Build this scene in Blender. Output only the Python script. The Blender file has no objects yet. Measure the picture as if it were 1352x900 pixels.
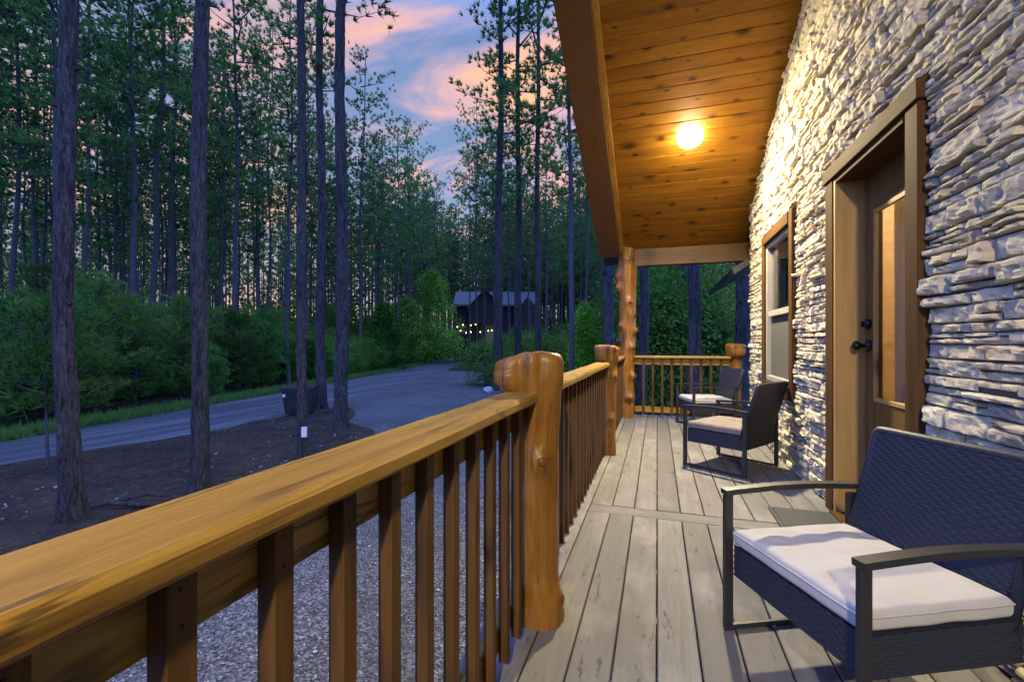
import bpy, bmesh, math, random
import numpy as np
from mathutils import Vector, Matrix, noise
PI = math.pi; R = math.radians
SC = bpy.context.scene
COL = SC.collection
random.seed(7); rng = np.random.default_rng(7)
CAMZ = 1.12; YAW = R(17.74); FPX = 600.0
GZ = -1.40                                     # ground level (the deck top is 0)

# ------------------------------------------------------------------ helpers
def at(u, D):
    """ground-plan point on the bearing of column u at distance D"""
    t = (u - 676) / FPX; c, s = math.cos(YAW), math.sin(YAW)
    return Vector((D * (t * c - s), D * (t * s + c), 0))

def tag(o, label=None, cat=None, group=None, kind=None):
    if label: o['label'] = label
    if cat: o['category'] = cat
    if group: o['group'] = group
    if kind: o['kind'] = kind
    return o

def empty(name, loc, rz=0):
    o = bpy.data.objects.new(name, None); COL.objects.link(o)
    o.location = loc; o.rotation_euler = (0, 0, rz); o.empty_display_size = .2
    return o

def link(name, me, parent=None, loc=(0, 0, 0), rz=0):
    o = bpy.data.objects.new(name, me); COL.objects.link(o)
    o.location = loc; o.rotation_euler = (0, 0, rz)
    if parent is not None: o.parent = parent
    return o

def copy_tree(o, parent=None):
    c = o.copy(); COL.objects.link(c); c.parent = parent
    for ch in list(o.children): copy_tree(ch, c)
    return c

class MB:
    """collects shapes and builds ONE mesh"""
    def __init__(s): s.v = []; s.f = []; s.mi = []; s.sm = []
    def add(s, vs, fs, mi=0, smooth=False):
        b = len(s.v); s.v += [tuple(p) for p in vs]
        s.f += [tuple(i + b for i in f) for f in fs]
        s.mi += [mi] * len(fs); s.sm += [smooth] * len(fs)
    def box(s, a, b, mi=0, M=None, bev=0.0):
        x0, y0, z0 = a; x1, y1, z1 = b
        if bev > 0:
            e = bev; vs = []; 
            bm = bmesh.new(); bmesh.ops.create_cube(bm, size=1)
            for v in bm.verts:
                v.co = Vector((x0 if v.co.x < 0 else x1, y0 if v.co.y < 0 else y1, z0 if v.co.z < 0 else z1))
            bmesh.ops.bevel(bm, geom=bm.edges[:], offset=e, segments=2, affect='EDGES', profile=.5)
            bm.verts.index_update()
            vs = [v.co.copy() for v in bm.verts]; fs = [[v.index for v in f.verts] for f in bm.faces]; bm.free()
        else:
            vs = [Vector(p) for p in ((x0,y0,z0),(x1,y0,z0),(x1,y1,z0),(x0,y1,z0),(x0,y0,z1),(x1,y0,z1),(x1,y1,z1),(x0,y1,z1))]
            fs = [(3,2,1,0),(4,5,6,7),(0,1,5,4),(1,2,6,5),(2,3,7,6),(3,0,4,7)]
        if M is not None: vs = [M @ v for v in vs]
        s.add(vs, fs, mi)
    def prism(s, poly, axis, a, b, mi=0):
        """extrude a 2D polygon along axis 0/1/2 from a to b"""
        n = len(poly); vs = []
        for h in (a, b):
            for p in poly:
                q = list(p); q.insert(axis, h); vs.append(q)
        fs = [tuple(range(n))[::-1], tuple(range(n, 2*n))] + [(i, (i+1) % n, n + (i+1) % n, n + i) for i in range(n)]
        s.add(vs, fs, mi)
    def tube(s, pts, rad, n=8, mi=0, smooth=True, caps=True):
        pts = [Vector(p) for p in pts]; m = len(pts)
        rad = rad if hasattr(rad, '__len__') else [rad] * m
        vs = []; fs = []; ref = None
        for i, p in enumerate(pts):
            d = (pts[min(i+1, m-1)] - pts[max(i-1, 0)]).normalized()
            if ref is None: ref = Vector((1, 0, 0)) if abs(d.x) < .8 else Vector((0, 1, 0))
            a = (ref - d * ref.dot(d)).normalized(); ref = a; b = d.cross(a)
            for k in range(n):
                w = 2 * PI * k / n
                vs.append(p + (a * math.cos(w) + b * math.sin(w)) * rad[i])
        for i in range(m - 1):
            for k in range(n):
                fs.append((i*n+k, i*n+(k+1) % n, (i+1)*n+(k+1) % n, (i+1)*n+k))
        if caps: fs += [tuple(range(n))[::-1], tuple((m-1)*n+k for k in range(n))]
        s.add(vs, fs, mi, smooth)
    def bar(s, pts, w, h, mi=0, up=(0, 0, 1)):
        """rectangular bar along a path; w across, h along up"""
        pts = [Vector(p) for p in pts]; up = Vector(up); m = len(pts); vs = []; fs = []
        for i, p in enumerate(pts):
            if 0 < i < m-1:
                d0 = (p - pts[i-1]).normalized(); d1 = (pts[i+1] - p).normalized(); d = (d0 + d1).normalized(); k = 1 / max(.5, d.dot(d1))
            else: d = (pts[min(i+1, m-1)] - pts[max(i-1, 0)]).normalized(); k = 1
            a = d.cross(up).normalized() if d.cross(up).length > 1e-4 else Vector((1, 0, 0))
            b = a.cross(d).normalized()
            for sx, sy in ((-1,-1),(1,-1),(1,1),(-1,1)):
                vs.append(p + a * (sx*w/2) + b * (sy*h/2*k))
        for i in range(m-1):
            for k in range(4): fs.append((i*4+k, i*4+(k+1) % 4, (i+1)*4+(k+1) % 4, (i+1)*4+k))
        fs += [(3,2,1,0), tuple((m-1)*4+k for k in range(4))]
        s.add(vs, fs, mi)
    def lathe(s, prof, n=24, mi=0, M=None):
        vs = []; fs = []; m = len(prof)
        for r, z in prof:
            for k in range(n):
                w = 2*PI*k/n; vs.append(Vector((r*math.cos(w), r*math.sin(w), z)))
        for i in range(m-1):
            for k in range(n): fs.append((i*n+k, i*n+(k+1) % n, (i+1)*n+(k+1) % n, (i+1)*n+k))
        fs += [tuple(range(n))[::-1], tuple((m-1)*n+k for k in range(n))]
        if M is not None: vs = [M @ v for v in vs]
        s.add(vs, fs, mi, True)
    def mesh(s, name, mats):
        me = bpy.data.meshes.new(name); me.from_pydata(s.v, [], s.f)
        for m in (mats if isinstance(mats, (list, tuple)) else [mats]): me.materials.append(m)
        me.polygons.foreach_set('material_index', s.mi); me.polygons.foreach_set('use_smooth', s.sm); me.update()
        return me
    def build(s, name, mats, parent=None, loc=(0, 0, 0), rz=0):
        return link(name, s.mesh(name, mats), parent, loc, rz)

def np_mesh(name, V, F, mats, mi=None, smooth=False, attr=None):
    """V (n,3), F (m,k) arrays"""
    me = bpy.data.meshes.new(name); n, m, k = len(V), len(F), F.shape[1]
    me.vertices.add(n); me.vertices.foreach_set('co', V.astype(np.float32).ravel())
    me.loops.add(m*k); me.loops.foreach_set('vertex_index', F.astype(np.int32).ravel())
    me.polygons.add(m); me.polygons.foreach_set('loop_start', np.arange(0, m*k, k, dtype=np.int32))
    for x in (mats if isinstance(mats, (list, tuple)) else [mats]): me.materials.append(x)
    if mi is not None: me.polygons.foreach_set('material_index', np.asarray(mi, dtype=np.int32))
    me.polygons.foreach_set('use_smooth', np.full(m, smooth))
    if attr is not None:
        a = me.attributes.new('tint', 'FLOAT', 'FACE'); a.data.foreach_set('value', np.asarray(attr, dtype=np.float32))
    me.update(calc_edges=True); me.validate()
    return me

# ------------------------------------------------------------------ materials
class NT:
    def __init__(s, name):
        s.m = bpy.data.materials.new(name); s.m.use_nodes = True; s.t = s.m.node_tree
        s.b = s.t.nodes['Principled BSDF']
    def n(s, kind, **kw):
        x = s.t.nodes.new(kind)
        for k, v in kw.items():
            if hasattr(x, k) and k not in x.inputs: setattr(x, k, v)
            else: s.put(x.inputs[k], v)
        return x
    def put(s, sock, v):
        if isinstance(v, bpy.types.NodeSocket): s.t.links.new(v, sock)
        elif isinstance(v, (tuple, list)) and len(v) == 3 and sock.type == 'RGBA': sock.default_value = (*v, 1)
        else: sock.default_value = v
    def coord(s, scale=(1,1,1), rnd=True, kind='Object'):
        c = s.n('ShaderNodeTexCoord').outputs[kind]
        if rnd:
            oi = s.n('ShaderNodeObjectInfo').outputs['Random']
            mul = s.n('ShaderNodeMath', operation='MULTIPLY'); s.put(mul.inputs[0], oi); s.put(mul.inputs[1], 37.0)
            ad = s.n('ShaderNodeVectorMath', operation='ADD'); s.put(ad.inputs[0], c); s.put(ad.inputs[1], mul.outputs[0]); c = ad.outputs[0]
        mp = s.n('ShaderNodeMapping'); s.put(mp.inputs['Vector'], c); mp.inputs['Scale'].default_value = scale
        return mp.outputs[0]
    def noise(s, vec, scale, detail=4, rough=.55, dist=0):
        x = s.n('ShaderNodeTexNoise'); s.put(x.inputs['Vector'], vec); x.inputs['Scale'].default_value = scale
        x.inputs['Detail'].default_value = detail; x.inputs['Roughness'].default_value = rough; x.inputs['Distortion'].default_value = dist
        return x.outputs['Fac']
    def ramp(s, fac, stops):
        x = s.n('ShaderNodeValToRGB'); s.put(x.inputs[0], fac); e = x.color_ramp.elements
        while len(e) < len(stops): e.new(.5)
        for q, (p, c) in zip(e, stops): q.position = p; q.color = (*c, 1) if len(c) == 3 else c
        return x.outputs[0]
    def mix(s, fac, a, b, mode='MIX'):
        x = s.n('ShaderNodeMix', data_type='RGBA', blend_type=mode); s.put(x.inputs[0], fac); s.put(x.inputs[6], a); s.put(x.inputs[7], b)
        return x.outputs[2]
    def math(s, op, a, b=0.0, c=0.0):
        x = s.n('ShaderNodeMath', operation=op); s.put(x.inputs[0], a); s.put(x.inputs[1], b); s.put(x.inputs[2], c)
        return x.outputs[0]
    def bump(s, h, strength=.3, dist=.01, normal=None):
        x = s.n('ShaderNodeBump'); s.put(x.inputs['Height'], h); x.inputs['Strength'].default_value = strength; x.inputs['Distance'].default_value = dist
        if normal is not None: s.put(x.inputs['Normal'], normal)
        return x.outputs[0]
    def out(s, **kw):
        for k, v in kw.items(): s.put(s.b.inputs[k.replace('_', ' ')], v)
        return s.m

def wood(name, c_dark, c_mid, c_light, axis='x', rough=.45, knots=0.0, grain=1.0, tint=.25, spec=.4, ringscale=1.0, wear=None, flecks=False, cracks=0.0):
    t = NT(name)
    sc = {'x': (1.0, 14, 14), 'y': (14, 1.0, 14), 'z': (14, 14, 1.0)}[axis]
    at_ = t.n('ShaderNodeAttribute', attribute_name='tint').outputs['Fac']
    def shift(v):
        ad = t.n('ShaderNodeVectorMath', operation='ADD'); t.put(ad.inputs[0], v); t.put(ad.inputs[1], t.math('MULTIPLY', at_, 91.7)); return ad.outputs[0]
    v = shift(t.coord(sc))
    g = t.noise(v, 1.3 * ringscale, 6, .6, .8)
    fine = t.noise(v, 9.0 * ringscale, 3, .6)
    hair = t.noise(shift(t.coord({'x': (1.2, 70, 70), 'y': (70, 1.2, 70), 'z': (70, 70, 1.2)}[axis])), 2.2, 3, .6, .3)
    f = t.math('ADD', t.math('ADD', t.math('MULTIPLY', g, .60), t.math('MULTIPLY', fine, .18)), t.math('MULTIPLY', hair, .22))
    c = t.ramp(f, [(.30, c_dark), (.5, c_mid), (.70, c_light)])
    big = t.noise(t.coord((1, 1, 1)), 1.7, 2)
    c = t.mix(t.math('MULTIPLY', big, .45), c, t.mix(.5, c_dark, c_mid))
    a = t.n('ShaderNodeAttribute', attribute_name='tint').outputs['Fac']
    c = t.mix(t.math('MULTIPLY', a, tint), c, c_dark)
    if knots:
        sx = t.n('ShaderNodeSeparateXYZ'); t.put(sx.inputs[0], shift(t.coord((1, 1, 1)))); X, Y, Z = sx.outputs
        cb = t.n('ShaderNodeCombineXYZ')
        a_, b_ = {'x': (X, Y), 'y': (Y, X), 'z': (Z, t.math('ADD', X, Y))}[axis]
        t.put(cb.inputs[0], t.math('MULTIPLY', a_, .55)); t.put(cb.inputs[1], b_)
        vo = t.n('ShaderNodeTexVoronoi', voronoi_dimensions='2D'); t.put(vo.inputs['Vector'], cb.outputs[0]); vo.inputs['Scale'].default_value = knots; vo.inputs['Randomness'].default_value = 1
        sep = t.n('ShaderNodeSeparateColor'); t.put(sep.inputs[0], vo.outputs['Color'])
        gate = t.math('GREATER_THAN', sep.outputs[0], .30)
        sz = t.math('MULTIPLY_ADD', t.math('POWER', sep.outputs[1], 2.2), .34, .09)
        dd = t.math('DIVIDE', t.math('ADD', vo.outputs['Distance'], t.math('MULTIPLY', t.math('SUBTRACT', g, .5), .34)), sz)
        k = t.ramp(dd, [(.18, (1, 1, 1)), (.42, (.6, .6, .6)), (1.0, (0, 0, 0))])
        k = t.math('MULTIPLY', t.math('MULTIPLY', k, gate), .88)
        c = t.mix(k, c, tuple(x * .16 for x in c_dark))
    if wear:
        w = t.noise(t.coord({'x': (.3,1.6,1.6), 'y': (1.6,.3,1.6), 'z': (1.6,1.6,.3)}[axis]), 3.5, 6, .7)
        c = t.mix(t.ramp(w, [(.52, (0,0,0)), (.68, (.8,.8,.8))]), c, wear)
    if cracks:
        ck = t.noise(shift(t.coord({'x': (.55,7,7), 'y': (7,.55,7), 'z': (7,7,.55)}[axis])), 1.6, 4, .55, .4)
        gt = t.noise(shift(t.coord((1.3,1.3,1.3))), 2.3, 2)
        cm = t.math('MULTIPLY', t.ramp(t.math('ABSOLUTE', t.math('SUBTRACT', ck, .5)), [(.0, (1,1,1)), (.007, (.9,.9,.9)), (.018, (0,0,0))]), t.ramp(gt, [(.46,(0,0,0)),(.56,(1,1,1))]))
        c = t.mix(t.math('MULTIPLY', cm, cracks), c, tuple(x*.12 for x in c_dark))
        st_ = t.noise(shift(t.coord({'x': (.8,3,3), 'y': (3,.8,3), 'z': (3,3,.8)}[axis])), 2.0, 6, .7)
        c = t.mix(t.ramp(st_, [(.52,(0,0,0)),(.72,(.42,.42,.42))]), c, c_dark)
    if flecks:
        fl = t.noise(shift(t.coord({'x': (2.2,9,9), 'y': (9,2.2,9), 'z': (9,9,2.2)}[axis])), 2.1, 5, .75)
        c = t.mix(t.ramp(fl, [(.60, (0,0,0)), (.67, (.85,.85,.85))]), c, tuple(x*.42 for x in c_dark))
        fl = t.noise(shift(t.coord({'x': (1.5,3,3), 'y': (3,1.5,3), 'z': (3,3,1.5)}[axis])), 1.3, 4, .6)
        c = t.mix(t.ramp(fl, [(.5, (0,0,0)), (.7, (.45,.45,.45))]), c, tuple(min(1, x*1.25) for x in c_light))
    rr = t.math('MULTIPLY_ADD', f, .25, rough - .12)
    return t.out(Base_Color=c, Roughness=rr, Specular_IOR_Level=spec, Normal=t.bump(f, .25 * grain, .006))

M = {}
M['rail'] = wood('rail stain', (.12,.055,.006), (.30,.165,.020), (.46,.285,.045), 'y', .5, 1.6, 1.8, wear=(.38,.255,.07), cracks=.7)
M['rail_x'] = wood('rail stain across', (.12,.055,.008), (.27,.145,.024), (.38,.22,.050), 'x', .5, 1.6, 1.8)
M['bal'] = wood('baluster stain', (.035,.016,.004), (.085,.040,.009), (.15,.075,.017), 'z', .6, 2.5, 1.6, spec=.25)
M['log'] = wood('varnished log', (.085,.030,.005), (.25,.110,.015), (.40,.205,.034), 'z', .40, 2.6, 2.6, cracks=.9, spec=.4, ringscale=.8)
M['knot'] = wood('log knot', (.05,.020,.006), (.13,.050,.012), (.22,.10,.022), 'x', .4, 0, 1.5)
M['ceil'] = wood('ceiling pine', (.092,.029,.002), (.235,.101,.006), (.33,.155,.011), 'x', .5, 5.6, .7, tint=.35, spec=.15)
M['beam'] = wood('beam stain', (.08,.030,.003), (.145,.060,.006), (.20,.090,.010), 'x', .42, 2.5)
M['rake'] = wood('rake board stain', (.060,.026,.005), (.105,.048,.009), (.14,.066,.013), 'y', .5, 0)
M['casing'] = wood('door casing', (.038,.018,.007), (.085,.043,.017), (.128,.070,.029), 'z', .75, 0, 1.6, spec=.05)
M['casing_y'] = wood('door header', (.038,.018,.007), (.085,.043,.017), (.128,.070,.029), 'y', .75, 0, 1.6, spec=.05)
M['jamb'] = wood('pine jamb', (.26,.135,.040), (.43,.255,.080), (.54,.34,.12), 'z', .5, 1.6)
M['doorwood'] = wood('door wood', (.070,.033,.010), (.15,.076,.024), (.23,.125,.042), 'z', .5, 0, 1.4, spec=.25)
M['deck'] = wood('weathered deck', (.105,.099,.098), (.185,.180,.180), (.26,.256,.258), 'y', .7, 0, 1.8, tint=.6, spec=.2, flecks=True, wear=(.130,.121,.112))
M['deck_x'] = wood('weathered deck across', (.105,.099,.098), (.185,.180,.180), (.26,.256,.258), 'x', .7, 0, 1.8, tint=.6, spec=.2, flecks=True, wear=(.130,.121,.112))
M['inside'] = wood('interior pine', (.20,.11,.04), (.36,.21,.08), (.45,.29,.13), 'x', .5, 2.0)

def simple(name, col, rough=.6, metal=0.0, var=.15, scale=20, bump=.1, spec=.5, rnd=True):
    t = NT(name); v = t.coord((1,1,1), rnd); n = t.noise(v, scale, 5)
    c = t.mix(n, tuple(x * (1 - var) for x in col), tuple(min(1, x * (1 + var)) for x in col))
    return t.out(Base_Color=c, Roughness=rough, Metallic=metal, Specular_IOR_Level=spec, Normal=t.bump(n, bump, .004))
M['vinyl'] = simple('window vinyl', (.36,.34,.30), .4)
M['metal'] = simple('powder coated frame', (.030,.031,.034), .42, .3, .2, 60, .05)
M['black'] = simple('black hardware', (.012,.011,.011), .3, .6)
M['chrome'] = simple('screw chrome', (.55,.55,.55), .25, 1)
M['plastic'] = simple('bin plastic', (.020,.022,.026), .5)
M['paper'] = simple('white paper', (.75,.74,.72), .8)
M['dark_roof'] = simple('dark eave metal', (.025,.026,.030), .5)
M['caulk'] = simple('stone mortar', (.09,.085,.08), .9)
M['white_trim'] = simple('lamp trim', (.8,.8,.78), .4)
M['blind'] = simple('window screen', (.075,.072,.062), .85, 0, .1, 4)
M['dark_room'] = simple('dark room', (.02,.02,.022), .9)
M['metal_roof'] = simple('pale metal roof', (.075,.075,.085), .6, .1)
M['cabin_log'] = simple('dark cabin siding', (.020,.013,.011), .7)
M['cabin_tan'] = simple('tan porch wall', (.38,.30,.18), .8)  # tan wall colour against the dark siding
M['cable'] = simple('cable', (.02,.02,.02), .6)
M['rock'] = simple('pale rock', (.45,.45,.44), .85, 0, .3, 12, .5)

def m_stone():
    t = NT('ledge stone'); v = t.coord((1,1,1), False)
    a = t.n('ShaderNodeAttribute', attribute_name='tint').outputs['Fac']
    c = t.ramp(a, [(0, (.25,.225,.185)), (.2, (.46,.41,.31)), (.45, (.62,.53,.355)), (.68, (.53,.435,.28)), (.86, (.68,.61,.45)), (1, (.40,.28,.16))])
    n1 = t.noise(t.coord((.4,.6,2.2), False), 9, 7, .65, .4); n2 = t.noise(v, 45, 6, .7)
    c = t.mix(t.ramp(n1, [(.42, (0,0,0)), (.64, (.75,.75,.75))]), c, (.30,.27,.225))
    c = t.mix(t.ramp(n2, [(.45, (0,0,0)), (.8, (.5,.5,.5))]), c, (.68,.63,.50))
    c = t.mix(t.ramp(t.noise(v, 3.1, 6, .7, .5), [(.55,(0,0,0)),(.72,(.55,.55,.55))]), c, (.30,.20,.11))
    h = t.math('ADD', t.math('MULTIPLY', n1, .6), t.math('MULTIPLY', n2, .4))
    return t.out(Base_Color=c, Roughness=.88, Specular_IOR_Level=.15, Normal=t.bump(h, .8, .014))
M['stone'] = m_stone()

def m_bark(name, dark, mid, light, zs=.20, scale=21):
    t = NT(name); v = t.coord((1,1,zs)); vw = t.noise(v, 6, 3)
    ad = t.n('ShaderNodeVectorMath', operation='MULTIPLY_ADD'); t.put(ad.inputs[0], vw); t.put(ad.inputs[1], (.16,.16,.16)); t.put(ad.inputs[2], v)
    vo = t.n('ShaderNodeTexVoronoi', feature='DISTANCE_TO_EDGE'); t.put(vo.inputs['Vector'], ad.outputs[0]); vo.inputs['Scale'].default_value = scale
    n = t.noise(t.coord((1,1,.35)), 34, 8, .75, .6)
    e = t.ramp(vo.outputs['Distance'], [(.0, (.45,.45,.45)), (.06, (.8,.8,.8)), (.2, (1,1,1))])
    c = t.mix(t.ramp(n, [(.35,(0,0,0)),(.7,(1,1,1))]), mid, light); c = t.mix(t.ramp(t.noise(v, 3.2, 3), [(.4,(0,0,0)),(.7,(.7,.7,.7))]), c, tuple(x*.62 for x in mid))
    c = t.mix(e, dark, c)
    st = t.noise(t.coord((1,1,.16)), 17, 8, .72, .5); fk = t.noise(t.coord((1,1,.6)), 60, 5, .7)
    c = t.mix(t.ramp(st, [(.40,(.85,.85,.85)),(.52,(0,0,0))]), c, dark); c = t.mix(t.ramp(fk, [(.58,(0,0,0)),(.75,(.7,.7,.7))]), c, tuple(x*1.25 for x in light))
    h = t.math('ADD', t.math('ADD', t.math('MULTIPLY', e, .35), t.math('MULTIPLY', n, .35)), t.math('MULTIPLY', st, .9))
    return t.out(Base_Color=c, Roughness=.9, Specular_IOR_Level=.2, Normal=t.bump(h, 1.0, .05))
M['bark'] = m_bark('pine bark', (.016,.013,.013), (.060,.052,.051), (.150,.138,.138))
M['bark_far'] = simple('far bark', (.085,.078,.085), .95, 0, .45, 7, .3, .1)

def m_leaf(name, c0, c1, trans=.3, rough=.55, vary=True):
    t = NT(name); oi = t.n('ShaderNodeObjectInfo').outputs['Random']
    a = t.n('ShaderNodeAttribute', attribute_name='tint').outputs['Fac']
    c = t.mix(a, c0, c1)
    hs = t.n('ShaderNodeHueSaturation'); t.put(hs.inputs['Color'], c)
    if vary: t.put(hs.inputs['Value'], t.math('MULTIPLY_ADD', t.math('FRACT', t.math('MULTIPLY', oi, 7.3)), .65, .62)); t.put(hs.inputs['Hue'], t.math('MULTIPLY_ADD', oi, .055, .470))
    t.out(Base_Color=hs.outputs[0], Roughness=rough, Specular_IOR_Level=.25)
    tr = t.n('ShaderNodeBsdfTranslucent'); t.put(tr.inputs['Color'], hs.outputs[0])
    mx = t.n('ShaderNodeMixShader'); mx.inputs[0].default_value = trans
    t.t.links.new(t.b.outputs[0], mx.inputs[1]); t.t.links.new(tr.outputs[0], mx.inputs[2])
    t.t.links.new(mx.outputs[0], t.t.nodes['Material Output'].inputs['Surface'])
    return t.m
M['curtain'] = m_leaf('curtain', (.70,.66,.54), (.70,.66,.54), .5)
M['needle'] = m_leaf('pine needles', (.070,.180,.042), (.17,.35,.08), .45)
M['needle_young'] = m_leaf('young pine needles', (.07,.185,.03), (.15,.32,.055), .4)
M['leaf'] = m_leaf('broad leaves', (.07,.19,.02), (.17,.36,.04), .4)
M['leaf_bright'] = m_leaf('bright leaves', (.13,.34,.03), (.28,.60,.06), .4, .55, False)
M['grassm'] = m_leaf('verge grass', (.07,.16,.03), (.16,.30,.06))

def m_ground():
    t = NT('forest floor'); v = t.coord((1,1,1), False)
    n = t.noise(v, .35, 6); f = t.noise(v, 30, 6, .7)
    c = t.mix(f, (.020,.022,.012), (.075,.070,.040)); c = t.mix(t.ramp(n, [(.45,(0,0,0)),(.6,(1,1,1))]), c, (.030,.060,.018))
    return t.out(Base_Color=c, Roughness=.95, Specular_IOR_Level=.1, Normal=t.bump(f, .6, .03))
M['ground'] = m_ground()
def m_straw():
    t = NT('pine straw'); v = t.coord((1,1,1), False)
    n = t.noise(v, 1.1, 6, .6); f = t.noise(t.coord((1,3,1), False), 40, 6, .75, 1.2); g = t.noise(v, 9, 6, .7)
    c = t.ramp(f, [(.34,(.020,.014,.010)), (.5,(.080,.050,.034)), (.66,(.20,.135,.09))])
    c = t.mix(t.ramp(n, [(.45,(0,0,0)),(.62,(.8,.8,.8))]), c, (.040,.033,.030))
    c = t.mix(t.ramp(g, [(.68,(0,0,0)),(.76,(.35,.35,.35))]), c, (.17,.15,.14))
    return t.out(Base_Color=c, Roughness=.95, Specular_IOR_Level=.1, Normal=t.bump(t.math('ADD', f, g), .8, .03))
M['straw'] = m_straw()
def m_gravel():
    t = NT('gravel'); v = t.coord((1,1,1), False)
    vo = t.n('ShaderNodeTexVoronoi'); t.put(vo.inputs['Vector'], v); vo.inputs['Scale'].default_value = 52
    sep = t.n('ShaderNodeSeparateColor'); t.put(sep.inputs[0], vo.outputs['Color'])
    c = t.ramp(sep.outputs[0], [(0,(.032,.031,.030)), (.45,(.098,.096,.09)), (.8,(.19,.185,.175)), (.96,(.27,.265,.25)), (1,(.44,.43,.41))])
    n = t.noise(v, .55, 7, .7); d = t.noise(v, 5, 5, .7)
    c = t.mix(t.ramp(n, [(.46,(0,0,0)),(.66,(.65,.65,.65))]), c, (.055,.05,.046))
    c = t.mix(t.ramp(d, [(.58,(0,0,0)),(.75,(.5,.5,.5))]), c, (.20,.195,.185))
    h = t.math('SUBTRACT', 1.0, vo.outputs['Distance'])
    return t.out(Base_Color=c, Roughness=.85, Specular_IOR_Level=.35, Normal=t.bump(h, .9, .02))
M['gravel'] = m_gravel()
def m_road():
    t = NT('worn asphalt'); v = t.coord((1,1,1), False)
    n = t.noise(t.coord((2.2,.12,1), False), 1.0, 4, .6); f = t.noise(v, 55, 5, .75); p = t.noise(v, 1.6, 6, .7)
    c = t.mix(f, (.040,.040,.044), (.105,.105,.110)); c = t.mix(t.ramp(n, [(.42,(0,0,0)),(.62,(.8,.8,.8))]), c, (.17,.168,.17))
    c = t.mix(t.ramp(p, [(.56,(0,0,0)),(.7,(.6,.6,.6))]), c, (.07,.067,.065))
    return t.out(Base_Color=c, Roughness=.8, Specular_IOR_Level=.3, Normal=t.bump(f, .4, .01))
M['road'] = m_road()

def m_wicker():
    t = NT('dark wicker'); v = t.coord((1,1,1), False); n = t.noise(v, 90, 3)
    c = t.mix(n, (.011,.014,.026), (.028,.033,.055))
    return t.out(Base_Color=c, Roughness=.52, Specular_IOR_Level=.32)
M['wicker'] = m_wicker()
def m_fabric(name, col):
    t = NT(name); v = t.coord((1,1,1)); n = t.noise(v, 6, 4); w = t.noise(v, 420, 2)
    c = t.mix(n, tuple(x*.9 for x in col), col)
    return t.out(Base_Color=c, Roughness=.9, Specular_IOR_Level=.15, Normal=t.bump(w, .2, .002))
M['cush_w'] = m_fabric('pale cushion', (.47,.455,.455)); M['cush_b'] = m_fabric('taupe cushion', (.195,.172,.165))
def m_mat():
    t = NT('mat pile'); v = t.coord((1,1,1), False); n = t.noise(v, 130, 4, .8)
    return t.out(Base_Color=t.mix(n, (.025,.028,.031), (.085,.09,.095)), Roughness=.95, Normal=t.bump(n, .8, .006))
M['mat'] = m_mat()
def m_glass(name, tintc=(.9,.92,.92), refl=1.0):
    t = NT(name); tr = t.n('ShaderNodeBsdfTransparent', Color=(*tintc, 1)); gl = t.n('ShaderNodeBsdfGlossy', Roughness=.015)
    fr = t.n('ShaderNodeLayerWeight', Blend=.5); mx = t.n('ShaderNodeMixShader')
    t.put(mx.inputs[0], t.math('MULTIPLY_ADD', t.math('POWER', fr.outputs['Facing'], 5.0), .95 * refl, .05)); t.t.links.new(tr.outputs[0], mx.inputs[1]); t.t.links.new(gl.outputs[0], mx.inputs[2])
    t.t.links.new(mx.outputs[0], t.t.nodes['Material Output'].inputs['Surface']); return t.m
M['glass'] = m_glass('window glass')
def m_emit(name, col, st):
    t = NT(name); return t.out(Base_Color=col, Emission_Color=col, Emission_Strength=st)
M['lens'] = m_emit('lit diffuser', (1, .99, .95), 40)
M['bulb'] = m_emit('lit bulb', (1, .66, .22), 5.5)

# ------------------------------------------------------------------ camera, world, light
cam = bpy.data.cameras.new('camera'); co = bpy.data.objects.new('camera', cam); COL.objects.link(co)
co.location = (0, 0, CAMZ); co.rotation_euler = (R(90), 0, YAW)
cam.lens = 36 * FPX / 1352; cam.sensor_width = 36; cam.shift_y = .0015; cam.clip_start = .02; cam.clip_end = 2000
SC.camera = co

W = bpy.data.worlds.new('World'); SC.world = W; W.use_nodes = True; wt = W.node_tree
class WN(NT):
    def __init__(s, t): s.t = t
wn = WN(wt)
bg = wt.nodes['Background']
sky = wn.n('ShaderNodeTexSky', sky_type='NISHITA'); sky.sun_disc = False; sky.sun_elevation = R(2); sky.sun_rotation = R(-48)
tc = wn.n('ShaderNodeTexCoord').outputs['Generated']
sep = wn.n('ShaderNodeSeparateXYZ'); wn.put(sep.inputs[0], tc)
el = sep.outputs[2]
grad = wn.ramp(el, [(0, (.12,.14,.20)), (.12, (.16,.20,.31)), (.30, (.115,.185,.32)), (.55, (.10,.155,.31)), (.74, (.24,.36,.85)), (1, (.40,.66,1.75))])
den = wn.math('ADD', wn.math('MAXIMUM', el, 0.0), .22)
cx = wn.math('DIVIDE', sep.outputs[0], den); cy = wn.math('DIVIDE', sep.outputs[1], den)
cv = wn.n('ShaderNodeCombineXYZ'); wn.put(cv.inputs[0], cx); wn.put(cv.inputs[1], cy)
mp = wn.n('ShaderNodeMapping'); wn.put(mp.inputs['Vector'], cv.outputs[0]); mp.inputs['Rotation'].default_value = (0, 0, R(-25)); mp.inputs['Scale'].default_value = (1.25, 2.3, 1)
mp.inputs['Location'].default_value = (.35, .2, 0)
cn = wn.noise(mp.outputs[0], 1.15, 7, .58, .7)
mask = wn.ramp(cn, [(.43, (0,0,0)), (.54, (.78,.78,.78)), (.72, (1,1,1))])
ccol = wn.ramp(cn, [(.44, (.27,.23,.33)), (.56, (.58,.31,.27)), (.70, (.74,.37,.15))])
fade = wn.ramp(el, [(.0, (.05,.05,.05)), (.10, (.15,.15,.15)), (.20, (.9,.9,.9)), (.55, (.85,.85,.85)), (.85, (.1,.1,.1))])
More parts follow.
